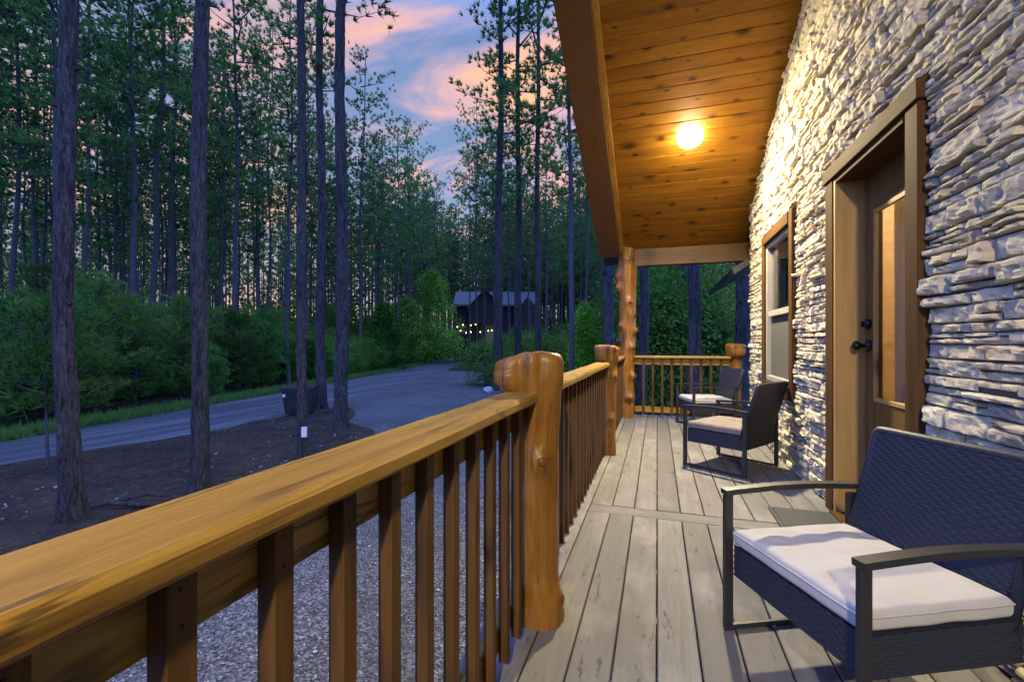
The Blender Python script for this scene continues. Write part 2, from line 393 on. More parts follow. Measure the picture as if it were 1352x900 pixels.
fac = wn.math('MULTIPLY', mask, fade)
skyc = wn.mix(fac, grad, ccol)
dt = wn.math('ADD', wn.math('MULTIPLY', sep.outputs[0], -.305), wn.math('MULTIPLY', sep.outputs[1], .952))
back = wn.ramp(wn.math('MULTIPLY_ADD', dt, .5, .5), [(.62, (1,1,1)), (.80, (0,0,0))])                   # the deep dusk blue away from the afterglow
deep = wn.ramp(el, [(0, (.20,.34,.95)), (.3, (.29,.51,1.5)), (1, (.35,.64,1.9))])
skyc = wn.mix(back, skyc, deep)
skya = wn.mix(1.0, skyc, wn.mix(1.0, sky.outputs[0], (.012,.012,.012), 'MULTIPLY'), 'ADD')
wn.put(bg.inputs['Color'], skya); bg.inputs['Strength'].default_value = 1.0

sun = bpy.data.lights.new('sun', 'SUN'); so = bpy.data.objects.new('sun', sun); COL.objects.link(so)
sun.energy = .08; sun.angle = R(25); sun.color = (1, .7, .5); so.rotation_euler = (R(82), 0, R(-48 + 180))

SC.view_settings.view_transform = 'Standard'; SC.view_settings.look = 'None'; SC.view_settings.gamma = 1; SC.view_settings.exposure = .9
SC.cycles.use_denoising = True; SC.cycles.max_bounces = 6; SC.cycles.diffuse_bounces = 3; SC.cycles.transparent_max_bounces = 8
SC.cycles.caustics_reflective = False; SC.cycles.caustics_refractive = False; SC.cycles.sample_clamp_indirect = 4

# ------------------------------------------------------------------ ground sheets
def sheet(name, poly, z, mat, wob=.25, step=.6, inner=None):
    """flat polygon with a ragged edge"""
    pts = []
    n = len(poly)
    for i in range(n):
        a = Vector(poly[i]); b = Vector(poly[(i+1) % n]); L = (b - a).length; k = max(1, int(L / step))
        for j in range(k):
            p = a.lerp(b, j / k); q = Vector((p.x*.7, p.y*.7, z*9))
            pts.append((p.x + wob*noise.noise(q), p.y + wob*noise.noise(q + Vector((9, 4, 2))), z))
    bm = bmesh.new(); vs = [bm.verts.new(p) for p in pts]; f = bm.faces.new(vs)
    if f.normal.z < 0: f.normal_flip()
    bmesh.ops.triangulate(bm, faces=bm.faces[:])
    me = bpy.data.meshes.new(name); bm.to_mesh(me); bm.free(); me.materials.append(mat)
    return tag(link(name, me), kind='structure')
mb = MB(); mb.add([(-900,-900,GZ),(900,-900,GZ),(900,900,GZ),(-900,900,GZ)], [(0,1,2,3)])
tag(mb.build('ground', M['ground']), kind='structure')
ROAD_FAR = [(-14.6,-14), (-15.2,0), (-16,7.1), (-17.2,13), (-18.2,18.7), (-23.0,38), (-36,78), (-52,125)]
def road_x(y):
    for (x0, y0), (x1, y1) in zip(ROAD_FAR, ROAD_FAR[1:]):
        if y0 <= y <= y1: return x0 + (x1-x0)*(y-y0)/(y1-y0)
    return ROAD_FAR[0][0] if y < ROAD_FAR[0][1] else ROAD_FAR[-1][0]
near = [(x + 4.6, y) for x, y in ROAD_FAR]
sheet('road', ROAD_FAR + near[::-1], GZ + .012, M['road'], .22, .8)
sheet('gravel_yard', [(-11.9,-14), (-12.5,0), (-13.1,7), (-13.9,13), (-14.9,18.7), (-19.4,37), (-13.5,36), (-9.6,27), (-7.0,20), (-4.5,15), (-1.5,11), (2,9.5), (6,9.0), (6,-14)], GZ + .006, M['gravel'], .35, .7)
STRAW = [(-11.3,14.9), (-9.3,12.4), (-7.6,10.6), (-6.1,8.5), (-5.2,6), (-4.9,3), (-5.3,-2), (-7,-8), (-13.2,-8), (-12.8,0), (-12.6,5.6), (-12.1,9.2), (-12.0,13)]
sheet('pine_straw_bed', STRAW, GZ + .020, M['straw'], .5, .4)

# ------------------------------------------------------------------ vegetation meshes
def trunk_mesh(name, H, r0, seed, mat, n=10, rings=16, lean=.0, wob=.12, rough=0.0, flare=1.35, rtop=.22):
    rnd = random.Random(seed); vs = []; fs = []
    ph = rnd.random()*100; la = rnd.random()*2*PI
    for i in range(rings+1):
        t = i / rings
        if rings > 30: t = t ** 1.5
        z = H * t
        r = r0 * ((1 - t) * (1 - rtop) + rtop) * (1 + (flare - 1) * math.exp(-z / .35))
        off = Vector((noise.noise(Vector((ph, 0, z*.13))), noise.noise(Vector((ph, 9, z*.13))), 0)) * wob * min(1, z / 3)
        off += Vector((math.cos(la), math.sin(la), 0)) * lean * z
        for k in range(n):
            w = 2*PI*k/n
            rr = r * (1 + rough * noise.noise(Vector((math.cos(w)*2.2 + ph, math.sin(w)*2.2, z*2.0))) + rough*.55*noise.noise(Vector((math.cos(w)*7 + ph, math.sin(w)*7, z*6))))
            if z < .6: rr *= 1 + .55*(.6-z)*max(-.3, math.cos(4*w + ph + 1.2*math.sin(w)))
            vs.append((off.x + rr*math.cos(w), off.y + rr*math.sin(w), z - .08))
    for i in range(rings):
        for k in range(n): fs.append((i*n+k, i*n+(k+1) % n, (i+1)*n+(k+1) % n, (i+1)*n+k))
    V = np.array(vs); F = np.array(fs)
    return np_mesh(name, V, F, mat, smooth=True)

def unit(v): return v / (np.linalg.norm(v, axis=-1, keepdims=True) + 1e-9)

def spikes(C, D, L, Wd, per, r, spread=.9):
    """needle tufts: per triangles at every centre C along direction D"""
    n = len(C); C = np.repeat(C, per, 0); D = np.repeat(D, per, 0)
    d = unit(D + r.normal(0, spread*.6, (n*per, 3))); s = unit(np.cross(d, r.normal(0, 1, (n*per, 3))))
    l = (L * r.uniform(.6, 1.15, (n*per, 1))); w = Wd * r.uniform(.7, 1.3, (n*per, 1))
    V = np.stack([C - s*w*.5, C + s*w*.5, C + d*l], 1).reshape(-1, 3)
    F = np.arange(len(V)).reshape(-1, 3)
    return V, F

def pine_crown(name, H, base, rmax, seed, nb=46, tufts=15, L=.34, Wd=.05, per=8, mats=None):
    r = np.random.default_rng(seed); Cs = []; Ds = []; T = []; mb = MB()
    for b in range(nb):
        q = (b + r.uniform(-.4, .4)) / nb; q = min(max(q, 0), 1)
        z = base + (H - base) * q
        prof = .35 + .75*math.sin(PI*min(1, q*1.25)) if q < .4 else (1 - ((q - .4)/.62)**2) ** .6 * 1.06
        ln = max(.5, rmax * prof * r.uniform(.35, 1.2))
        a = b * 2.4 + r.uniform(-.5, .5)
        up = r.uniform(-.15, .45) + .5*q
        d = unit(np.array([math.cos(a), math.sin(a), up])); p0 = np.array([0, 0, z])
        mid = p0 + d*ln*.55 + np.array([0, 0, -.06*ln]); end = p0 + d*ln + np.array([0, 0, .12*ln])
        mb.tube([p0, mid, end], [.022 + .012*ln, .018, .006], 4, 1)
        nt = max(4, int(tufts * ln / rmax * 1.5))
        tt = r.uniform(.30, 1.02, nt)[:, None]
        pts = p0 + (end - p0) * tt; pts += r.normal(0, .15*ln*.5 + .10, (nt, 3)) * np.array([1, 1, .55])
        Cs.append(pts); Ds.append(unit(unit(pts - p0)*.8 + np.array([0, 0, .55]))); T.append(np.full(nt, r.uniform(0, 1)))
    # whorl at the top
    Cs.append(np.array([[0, 0, H - .2]])); Ds.append(np.array([[0, 0, 1.]])); T.append(np.array([.8]))
    C = np.concatenate(Cs); D = np.concatenate(Ds); tint = np.repeat(np.clip(np.concatenate(T) + r.normal(0, .2, len(C)), 0, 1), per)
    V, F = spikes(C, D, L, Wd, per, r)
    # twigs
    bv = np.array(mb.v); bq = np.array([f for f in mb.f if len(f) == 4])
    bt = np.concatenate([bq[:, :3], bq[:, [0, 2, 3]]]) + len(V)
    return np_mesh(name, np.concatenate([V, bv]), np.concatenate([F, bt]), mats, mi=np.concatenate([np.zeros(len(F)), np.ones(len(bt))]),
                   attr=np.concatenate([tint, np.zeros(len(bt))]))

def leafy(name, rx, rz, zc, seed, clumps=90, per=26, size=.10, mats=None, shape='egg', clump_r=.28):
    """a leafy mass: clumps of small rhombic leaves spread through an uneven volume"""
    r = np.random.default_rng(seed)
    d = unit(r.normal(0, 1, (clumps, 3))); rad = r.uniform(.25, 1, (clumps, 1)) ** .5
    P = d * rad
    P *= 1 + .28*np.sin(P[:, [0]]*5 + seed) * np.cos(P[:, [1]]*4 + seed)
    if shape == 'cone':
        tz = r.uniform(0, 1, clumps); a = r.uniform(0, 2*PI, clumps); rr = (1 - tz) ** .55 * np.minimum(1, .55 + 2*tz) * np.sqrt(r.uniform(.15, 1, clumps)) * (.75 + .4*np.sin(a*3 + seed))
        P = np.stack([rr*np.cos(a), rr*np.sin(a), tz*2 - 1], 1)
    C = P * np.array([rx, rx, rz]) + np.array([0, 0, zc])
    tint = r.uniform(0, 1, clumps)
    C2 = np.repeat(C, per, 0) + r.normal(0, clump_r*.6, (clumps*per, 3)); n = len(C2)
    out = unit(C2 - np.array([0, 0, zc - rz*.6])); nor = unit(out*.5 + np.array([0, 0, .7]) + r.normal(0, .55, (n, 3)))
    a = unit(np.cross(nor, r.normal(0, 1, (n, 3)))); b = np.cross(nor, a)
    l = size * r.uniform(.6, 1.3, (n, 1)); w = l * .55
    V = np.stack([C2 - a*l*.5, C2 + b*w*.5 - a*l*.05, C2 + a*l*.6, C2 - b*w*.5 - a*l*.05], 1).reshape(-1, 3)
    V[:, 2] = np.maximum(V[:, 2], .02)
    F = np.arange(len(V)).reshape(-1, 4)
    ti = np.clip(np.repeat(tint, per) + r.normal(0, .15, n), 0, 1)
    return np_mesh(name, V, F, mats, attr=ti)

def stems_mesh(name, h, spread, n, seed, r0=.02):
    rnd = random.Random(seed); mb = MB()
    for i in range(n):
        a = rnd.random()*2*PI; e = Vector((math.cos(a), math.sin(a), 0)) * spread * rnd.uniform(.2, 1)
        mb.tube([(0, 0, -.05), (e.x*.4, e.y*.4, h*.45), (e.x, e.y, h*rnd.uniform(.7, 1))], [r0, r0*.7, r0*.25], 5)
    return mb.mesh(name, M['bark_far'])

NEED = [M['needle'], M['bark_far']]
PROT = []
for i in range(7):
    H = [27, 25, 29, 24, 26.5, 28, 23][i]; base = [10.5, 9, 13, 8, 11.5, 12, 7.5][i]
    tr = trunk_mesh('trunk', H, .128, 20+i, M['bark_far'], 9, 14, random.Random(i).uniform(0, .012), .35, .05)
    PROT.append((tr, pine_crown('crown', H, base, [3.6, 3.3, 3.2, 3.9, 3.5, 3.2, 3.7][i], 40+i, 40, 17, .31, .068, 14, NEED), H))

def tree(u=None, D=None, xy=None, kind=0, s=1.0, fat=1.0, label='', group=None, near_r=None, seed=0, name='pine_tree', lean=0.0):
    p = at(u, D) if xy is None else Vector((*xy, 0))
    o = empty(name, (p.x, p.y, GZ), random.uniform(0, 6.28))
    tr, cr, H = PROT[kind % len(PROT)]
    if near_r:
        tm = trunk_mesh('trunk', H*s, near_r, seed, M['bark'], 36, 220, lean, .22, .17, 1.45, .30)
        a = link('trunk', tm, o); b = link('crown', cr, o); b.scale = (s, s, s)
        rs = random.Random(seed*3)
        for q in range(5):
            z = rs.uniform(3, 9); w = rs.uniform(0, 6.28); d = Vector((math.cos(w), math.sin(w), rs.uniform(-.1, .3)))
            sm = MB(); sm.tube([d*near_r*.5 + Vector((0, 0, z)), d*(near_r*.8 + rs.uniform(.05, .3)) + Vector((0, 0, z))], [.028, .012], 6); sm.build('branch_stub', M['bark'], o)
    else:
        a = link('trunk', tr, o); b = link('crown', cr, o)
        a.scale = (s*fat, s*fat, s); b.scale = (s, s, s)
    return tag(o, label, 'tree', group)

NEARP = []
def add_near(u, D, r, label, kind, s=1.0, seed=1, lean=0.0, group=None):
    p = at(u, D); NEARP.append((p.x, p.y)); return tree(u, D, None, kind, s, 1, label, group, r, seed, lean=lean)
t1 = add_near(96, 6.4, .122, 'thick pine trunk nearest the porch with a flared base in pine straw', 2, 1.0, 3, .018); t1.rotation_euler.z = 2.2
add_near(263, 7.5, .126, 'straight pine trunk rising from the straw just beyond the long railing', 5, 1.0, 5, .004)
paper_tree = add_near(400, 9.8, .100, 'slim pine with a white paper notice on its trunk', 2, 1.0, 8, .004)
add_near(425, 17.2, .185, 'dark pine trunk standing right beside the black bin', 5, 1.0, 9, .002)
add_near(449, 13.3, .19, 'pine trunk on the tip of the straw bed by the gravel', 2, 1.02, 12, .006)
add_near(660, 24, .24, 'tall pine behind the log post, left of three in a row', 0, 1.0, 14, .003)
add_near(685, 26, .22, 'tall pine behind the log post, middle of three in a row', 1, 1.06, 15, .002)
add_near(710, 25, .185, 'slender pine behind the railing, right of three in a row', 4, 1.0, 16, .002)
add_near(805, 12.5, .165, 'bluish pine trunk just left of the tall roof post', 2, 1, 17, .002)
add_near(846, 14, .15, 'pine trunk partly hidden behind the tall roof post', 5, 1, 18, .002)
add_near(913, 11.5, .165, 'pine trunk behind the middle of the end railing', 2, 1, 19, .002)
add_near(977, 11.0, .175, 'pine trunk behind the end post beside the stone wall', 5, 1, 21, .002)

STAND = 'slender pine with dark bark in the dense stand across the road'
SG = 'pines in the stand across the road'
mids = [(18,21,0,1),(44,25,1,.9),(112,22,2,.8),(140,30,3,1),(178,25,0,1.1),(206,24,4,1.35),(228,34,5,1),(292,30,6,1),(313,25,1,1.3),(335,34,3,.9),(352,38,2,1),(381,27,4,1.0),
        (476,39,0,1.1),(497,44,6,1),(525,47,1,1),(541,53,5,1),(560,60,3,1),(576,66,4,1),(-30,19,3,1),(-60,24,6,1),(70,34,4,1),(160,40,6,1),(260,38,0,1)]
placed = list(NEARP)
for i, (u, D, k, f) in enumerate(mids):
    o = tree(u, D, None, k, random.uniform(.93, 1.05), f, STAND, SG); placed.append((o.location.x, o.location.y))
for i, (u, D, k, f) in enumerate([(621, 54, 1, .8), (629, 50, 5, .7), (641, 55, 2, .9), (651, 47, 3, .8), (672, 52, 0, .8), (698, 48, 4, .9), (722, 45, 1, 1.0)]):
    o = tree(u, D, None, k, random.uniform(.93, 1.05), f, 'slim pine standing in front of the far cabin', 'pines in front of the far cabin'); placed.append((o.location.x, o.location.y))
def inview(x, y, m=220):
    c, s = math.cos(YAW), math.sin(YAW); d = -s*x + c*y; l = c*x + s*y
    if d < 4: return False
    u = 676 + FPX*l/d; return -m < u < 1010
def far_enough(x, y, md):
    return all((x-a)**2 + (y-b)**2 > md*md for a, b in placed)
cnt = 0; tries = 0
while cnt < 68 and tries < 60000:
    tries += 1
    x = random.uniform(-85, -16); y = random.uniform(4, 100)
    if x > road_x(y) - 3.0 or not inview(x, y) or not far_enough(x, y, 2.4 if y < 60 else 3.2): continue
    d = math.hypot(x, y)
    if d > 66 or random.random() > (1.0 if d < 40 else .7): continue
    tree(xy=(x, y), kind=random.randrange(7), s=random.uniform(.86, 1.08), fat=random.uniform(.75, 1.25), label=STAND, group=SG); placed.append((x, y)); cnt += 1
cnt = 0; tries = 0
while cnt < 62 and tries < 60000:
    tries += 1
    x = random.uniform(-32, 18); y = random.uniform(14, 95)
    if x < road_x(y) + (9 if y < 62 else 6) or not inview(x, y) or not far_enough(x, y, 2.8): continue
    if math.hypot(x, y) < 17: continue
    c, s_ = math.cos(YAW), math.sin(YAW); d = -s_*x + c*y; u = 676 + FPX*(c*x + s_*y)/d
    if u < 645 and d < 66: continue
    if 645 < u < 740 and d < 58: continue
    tree(xy=(x, y), kind=random.randrange(7), s=random.uniform(.86, 1.06), fat=random.uniform(.8, 1.25), label='pine in the dark woods behind the cabin porch', group='pines in the woods behind the porch'); placed.append((x, y)); cnt += 1

# far-off wood: one mass closing the view
def far_wood():
    r = np.random.default_rng(5); Vs = []; Fs = []; mi = []; ti = []; base = 0
    def push(V, F, m, t):
        nonlocal base
        Vs.append(V); Fs.append(F + base); mi.append(np.full(len(F), m)); ti.append(np.full(len(F), t) if np.isscalar(t) else t); base += len(V)
    n = 0
    while n < 600:
        u = r.uniform(-120, 1000) if n < 420 else r.uniform(520, 790); D = r.uniform(74, 130); p = at(u, D)
        if abs(p.x - (road_x(p.y) + 2.3)) < 5 and D < 95: continue
        H = r.uniform(27, 33); rr = r.uniform(.14, .24)
        ang = np.linspace(0, 2*PI, 6)[:-1]
        ring = lambda z, q: np.stack([p.x + q*np.cos(ang), p.y + q*np.sin(ang), np.full(5, GZ + z)], 1)
        V = np.concatenate([ring(0, rr), ring(H, rr*.3)]); F = np.array([(k, (k+1) % 5, 5+(k+1) % 5) for k in range(5)] + [(k, 5+(k+1) % 5, 5+k) for k in range(5)])
        push(V, F, 1, 0.)
        k = 85; q = r.uniform(0, 1, k); a = r.uniform(0, 2*PI, k); rad = 3.2*(1-q)**.8*np.sqrt(r.uniform(.05, 1, k)) + .2
        z = H*(.38 + .62*q)
        C = np.stack([p.x + rad*np.cos(a), p.y + rad*np.sin(a), GZ + z], 1); Dn = unit(np.stack([np.cos(a), np.sin(a), np.full(k, .5)], 1))
        V, F = spikes(C, Dn, .9, .22, 6, r); push(V, F, 0, np.repeat(r.uniform(0, 1, k), 6)); n += 1
    for j in range(620):                                            # low growth at the foot of the far trees
        u = r.uniform(-120, 1000); D = r.uniform(74, 115) if 530 < u < 760 else r.uniform(52, 100); p = at(u, D)
        if abs(p.x - (road_x(p.y) + 2.3)) < 5: continue
        k = 80; a = r.uniform(0, 2*PI, k); rad = r.uniform(.2, 2.6, k); z = r.uniform(.1, 9.5, k)*(1 - rad/4.2)
        C = np.stack([p.x + rad*np.cos(a), p.y + rad*np.sin(a), GZ + z], 1); Dn = unit(np.stack([np.cos(a), np.sin(a), np.full(k, .7)], 1))
        V, F = spikes(C, Dn, .5, .25, 6, r); push(V, F, 2, np.repeat(r.uniform(0, 1, k), 6))
    return np_mesh('far_wood', np.concatenate(Vs), np.concatenate(Fs), [M['needle'], M['bark_far'], M['leaf']], mi=np.concatenate(mi), attr=np.concatenate(ti))
tag(link('far_wood', far_wood()), kind='stuff')

# understorey: young pines and bushes
YP = []
for i in range(4):
    H = [3.6, 4.6, 2.8, 5.6][i]
    YP.append((trunk_mesh('trunk', H, .045, 70+i, M['bark_far'], 6, 6, 0, .1),
               pine_crown('crown', H, .35, H*.36, 80+i, 46, 26, .26, .035, 11, [M['needle_young'], M['bark_far']])))
BU = []
for i in range(5):
    rx, rz = [(1.2, .95), (1.5, 1.3), (1.0, 1.25), (1.7, 1.1), (1.3, 1.7)][i]
    BU.append((leafy('foliage', rx, rz, rz*.95, 90+i, 150, 46, .095, M['leaf']), stems_mesh('stems', rz*1.5, rx*.7, 6, i)))
def young(xy, k, s, label, group=None):
    o = empty('young_pine', (xy[0], xy[1], GZ), random.uniform(0, 6.28)); a = link('trunk', YP[k % 4][0], o); b = link('crown', YP[k % 4][1], o)
    a.scale = b.scale = (s, s, s); return tag(o, label, 'young pine', group)
def bush(xy, k, s, label, group=None, sz=1.0):
    o = empty('bush', (xy[0], xy[1], GZ), random.uniform(0, 6.28)); a = link('foliage', BU[k % 5][0], o); b = link('stems', BU[k % 5][1], o)
    a.scale = b.scale = (s, s, s*sz); return tag(o, label, 'bush', group)
y = 0.5; i = 0
while y < 70:
    x = road_x(y)
    for row in range(3 if y < 40 else 2):
        px = x - 1.3 - row*1.9 - random.uniform(0, 1.2); py = y + random.uniform(-.8, .8)
        if (i + row) % 3 != 1 and y < 26: young((px, py), random.randrange(4), random.uniform(.6, 1.0), 'young pine in the green thicket along the far verge', 'young pines along the road')
        else: bush((px, py), random.randrange(5), random.uniform(.8, 1.3), 'leafy bush in the thicket along the far verge', 'bushes along the road')
        i += 1
    y += random.uniform(1.5, 2.2)
for k in range(46):                                                  # deeper among the trunks
    yy = random.uniform(6, 55); px = road_x(yy) - random.uniform(8, 20)
    (young if k % 2 else bush)((px, yy), random.randrange(4), random.uniform(.8, 1.25), 'dim undergrowth plant deep among the trunks', 'plants deep in the stand')
for k in range(34):                                                  # behind the porch
    uu = random.uniform(700, 1000); lowb = uu < 800; p = at(uu, random.uniform(26, 36) if lowb else random.uniform(15, 34))
    if k % 3 == 0: young((p.x, p.y), random.randrange(4), random.uniform(.5, .75) if lowb else random.uniform(.9, 1.3), 'young pine in the woods behind the end railing', 'young pines behind the porch')
    else: bush((p.x, p.y), random.randrange(5), random.uniform(.7, 1.0) if lowb else random.uniform(1.0, 1.9), 'dark bush in the woods behind the end railing', 'bushes behind the porch', 1.3)
for (u, D, k, s, lab) in [(641, 27, 1, 1.15, 'dark rounded bush at the end of the gravel by the road'), (672, 26, 0, .95, 'low dark bush at the foot of the three tall pines'),
                          (768, 25, 4, 1.0, 'bright bush behind the second log post'), (672, 45, 4, 1.25, 'bush in front of the far cabin, between the tall pines'), (700, 42, 1, 1.5, 'broad bush hiding the right end of the far cabin')]:
    p = at(u, D); bush((p.x, p.y), k, s, lab)
# young sapling by the road and the bright broadleaf trees
o = empty('sapling', tuple(at(63, 9.3).xy) + (GZ,)); link('trunk', trunk_mesh('trunk', 3.0, .03, 5, M['bark_far'], 6, 8, .02, .1), o)
link('crown', pine_crown('crown', 3.2, 1.1, 1.0, 99, 26, 20, .24, .03, 10, [M['needle_young'], M['bark_far']]), o); tag(o, 'thin young pine sapling standing alone beside the thick trunk', 'sapling')
def broad(u, D, H, rx, seed, label, mat, size=.17, cr=.34):
    o = empty('broadleaf_tree', tuple(at(u, D).xy) + (GZ,)); link('trunk', trunk_mesh('trunk', H*.8, .09, seed, M['bark_far'], 8, 8, .01, .1), o)
    link('crown', leafy('crown', rx, H*.46, H*.53, seed, 360, 34, size, mat, 'cone', cr), o); return tag(o, label, 'tree')
broad(571, 57, 11.3, 6.2, 3, 'bright green broadleaf tree leaning out at the road bend', M['leaf_bright'], .26, .5)
broad(536, 52, 7.4, 5.0, 4, 'lower broadleaf tree left of the bright one at the bend', M['leaf'], .24, .5)
broad(506, 41.5, 6.0, 3.2, 6, 'small broadleaf tree on the verge between two pine trunks', M['leaf'], .19, .4)
broad(772, 23, 4.3, 1.4, 8, 'yellow green broadleaf tree behind the railing near the roof edge', M['leaf_bright'], .11, .3)
broad(880, 17, 4.4, 1.7, 9, 'broadleaf tree behind the end railing, right of the tall post', M['leaf'], .10, .3)

def verge():
    r = np.random.default_rng(3); n = 26000
    y = 2 + 74*r.uniform(0, 1, n)**1.5; x = np.array([road_x(q) for q in y]) - np.abs(r.normal(0, .75, n)) + .25
    C = np.stack([x, y, np.full(n, GZ)], 1); D = unit(np.array([0, 0, 1.]) + r.normal(0, .3, (n, 3)))
    V, F = spikes(C, D, .30, .03, 2, r, .5)
    return np_mesh('grass', V, F, M['grassm'], attr=r.uniform(0, 1, len(F)))
tag(link('grass', verge()), kind='stuff')
def litter():
    r = np.random.default_rng(8); n = 420; P = []
    while len(P) < n:
        x, y = r.uniform(-12.5, -4.5), r.uniform(-1, 14)
        if noise.noise(Vector((x*.35, y*.35, 3))) + r.uniform(-.35, .35) > .05: P.append((x, y))
    P = np.array(P); C = np.concatenate([P, np.full((n, 1), GZ + .035)], 1)
    a = r.uniform(0, 2*PI, n); l = r.uniform(.015, .06, n); d = np.stack([np.cos(a), np.sin(a), r.normal(0, .15, n)], 1)*l[:, None]; e = np.stack([-np.sin(a), np.cos(a), r.normal(0, .2, n)], 1)*(l*.5)[:, None]
    V = np.stack([C - d, C + e, C + d, C - e], 1).reshape(-1, 3); return np_mesh('leaf_litter', V, np.arange(4*n).reshape(-1, 4), M['litter'])
M['litter'] = simple('dry leaf litter', (.24,.22,.20), .9, 0, .5, 6)
tag(link('leaf_litter', litter()), kind='stuff')
def needles():
    r = np.random.default_rng(12); P = []
    while len(P) < 7500:
        x, y = r.uniform(-12.6, -5), r.uniform(0, 14.4)
        if -.4 - .55*(x + 12) > 0 and False: continue
        if noise.noise(Vector((x*.8, y*.8, 6))) + r.uniform(-.5, .5) > -.05 and inside(x, y): P.append((x, y))
    P = np.array(P); n = len(P); C = np.concatenate([P, np.full((n, 1), GZ + .025)], 1); a = r.uniform(0, 2*PI, n)
    D = np.stack([np.cos(a), np.sin(a), r.uniform(-.02, .18, n)], 1)
    V, F = spikes(C, D, .17, .012, 2, r, .35); V[:, 2] = np.maximum(V[:, 2], GZ + .024)
    return np_mesh('pine_needles', V, F, M['straw_needle'], attr=r.uniform(0, 1, len(F)))
def inside(x, y):
    k = False; n = len(STRAW)
    for i in range(n):
        (x0, y0), (x1, y1) = STRAW[i], STRAW[i-1]
        if (y0 > y) != (y1 > y) and x < (x1-x0)*(y-y0)/(y1-y0) + x0: k = not k
    return k
M['straw_needle'] = m_leaf('fallen needles', (.05,.032,.022), (.20,.135,.09), .1)
tag(link('pine_needles', needles()), kind='stuff')
mb = MB(); p = at(165, 6.9)
pts = [Vector((p.x - .55, p.y - .35, GZ + .04)), Vector((p.x - .15, p.y - .1, GZ + .11)), Vector((p.x + .25, p.y + .0, GZ + .09)), Vector((p.x + .7, p.y + .25, GZ + .05))]
mb.tube(pts, [.012, .035, .04, .02], 7); mb.tube([pts[1], pts[1] + Vector((.2, .35, .03)), pts[1] + Vector((.5, .5, -.02))], [.03, .02, .008], 6)
tag(mb.build('fallen_branch', M['bark']), 'pale forked dead branch lying on the pine straw', 'branch')
bm = bmesh.new(); bmesh.ops.create_icosphere(bm, subdivisions=3, radius=.26)
for v in bm.verts: v.co *= 1 + .25*noise.noise(v.co*6); v.co.z *= .75
me = bpy.data.meshes.new('rock'); bm.to_mesh(me); bm.free(); me.materials.append(M['rock'])
tag(link('rock', me, None, tuple(at(645, 23).xy) + (GZ + .1,)), 'pale round rock at the gravel edge left of the log post', 'rock')

def pebbles():
    r = np.random.default_rng(21); n = 9000; P = []
    x = -.75 - 4.6*r.uniform(0, 1, n)**1.2; y = r.uniform(.3, 10.5, n)
    keep = np.array([not inside(a, b) for a, b in zip(x, y)]); x = x[keep]; y = y[keep]; n = len(x)
    base = np.array([[1,0,0],[-1,0,0],[0,1,0],[0,-1,0],[0,0,.7],[0,0,-.5]], float); fc = np.array([(0,2,4),(2,1,4),(1,3,4),(3,0,4),(2,0,5),(1,2,5),(3,1,5),(0,3,5)])
    sz = .006 + .013*r.uniform(0, 1, n)**2.5; a = r.uniform(0, 2*PI, n); sc = r.uniform(.6, 1.3, (n, 6, 3))
    B = base[None]*sc*sz[:, None, None]; ca, sa = np.cos(a)[:, None], np.sin(a)[:, None]
    V = np.stack([B[..., 0]*ca - B[..., 1]*sa + x[:, None], B[..., 0]*sa + B[..., 1]*ca + y[:, None], B[..., 2] + GZ + .010 + sz[:, None]*.3], -1).reshape(-1, 3)
    F = (fc[None] + (np.arange(n)*6)[:, None, None]).reshape(-1, 3)
    return np_mesh('pebbles', V, F, M['pebble'], attr=np.repeat(r.uniform(0, 1, n), 8))
tp = NT('gravel stones'); M['pebble'] = tp.out(Base_Color=tp.ramp(tp.n('ShaderNodeAttribute', attribute_name='tint').outputs['Fac'], [(0, (.05,.048,.043)), (.5, (.16,.155,.14)), (.85, (.28,.27,.25)), (1, (.50,.49,.46))]), Roughness=.8)
tag(link('pebbles', pebbles()), kind='stuff')
# wheeled bin
def trash_bin(u, D):
    p = at(u, D); o = empty('trash_bin', (p.x, p.y, GZ), YAW + .18)
    mb = MB(); w0, d0, w1, d1, h = .40, .36, .50, .46, .86
    pr = []
    for (w, d, z) in ((w0, d0, .06), (w1, d1, h), (w1+.03, d1+.03, h), (w1+.03, d1+.03, h+.06), (w1-.02, d1-.02, h+.06)):
        pr.append([(-w, -d, z), (w, -d, z), (w, d, z), (-w, d, z)])
    vs = [q for rg in pr for q in rg]; fs = [(3,2,1,0)] + [(i*4+k, i*4+(k+1) % 4, i*4+4+(k+1) % 4, i*4+4+k) for i in range(4) for k in range(4)] + [(16,17,18,19)]
    mb.add(vs, fs); 
    for x in (-.2, .2): mb.box((x-.02, -d0-.055, .2), (x+.02, -d0-.01, .8), bev=.008)
    mb.build('body', M['plastic'], o)
    lb = MB(); lb.prism([(-d1-.06, h+.065), (d1+.05, h+.065), (d1+.05, h+.12), (0, h+.17), (-d1-.06, h+.11)], 0, -w1-.05, w1+.05); lb.build('lid', M['plastic'], o)
    hb = MB(); hb.tube([(-.38, d1+.03, h-.02), (-.38, d1+.13, h+.02), (.38, d1+.13, h+.02), (.38, d1+.03, h-.02)], .018, 8); hb.build('handle', M['plastic'], o)
    for x in (-.36, .36):
        wb = MB(); wb.lathe([(.02, -.03), (.13, -.03), (.15, -.015), (.15, .015), (.13, .03), (.02, .03)], 20, 0, Matrix.Translation((x, d0 + .02, .15)) @ Matrix.Rotation(PI/2, 4, 'Y')); wb.build('wheel', M['plastic'], o)
    eb = MB(); eb.box((-w1+.04, -d1-.003, h-.20), (-w1+.12, -d1+.012, h-.10)); eb.build('sticker', M['paper'], o)
    return tag(o, 'black wheeled rubbish bin with a lid standing at the road edge', 'bin')
trash_bin(397, 16.0)
p = paper_tree.location; dirc = (Vector((0, 0, 0)) - Vector((p.x, p.y, 0))).normalized()
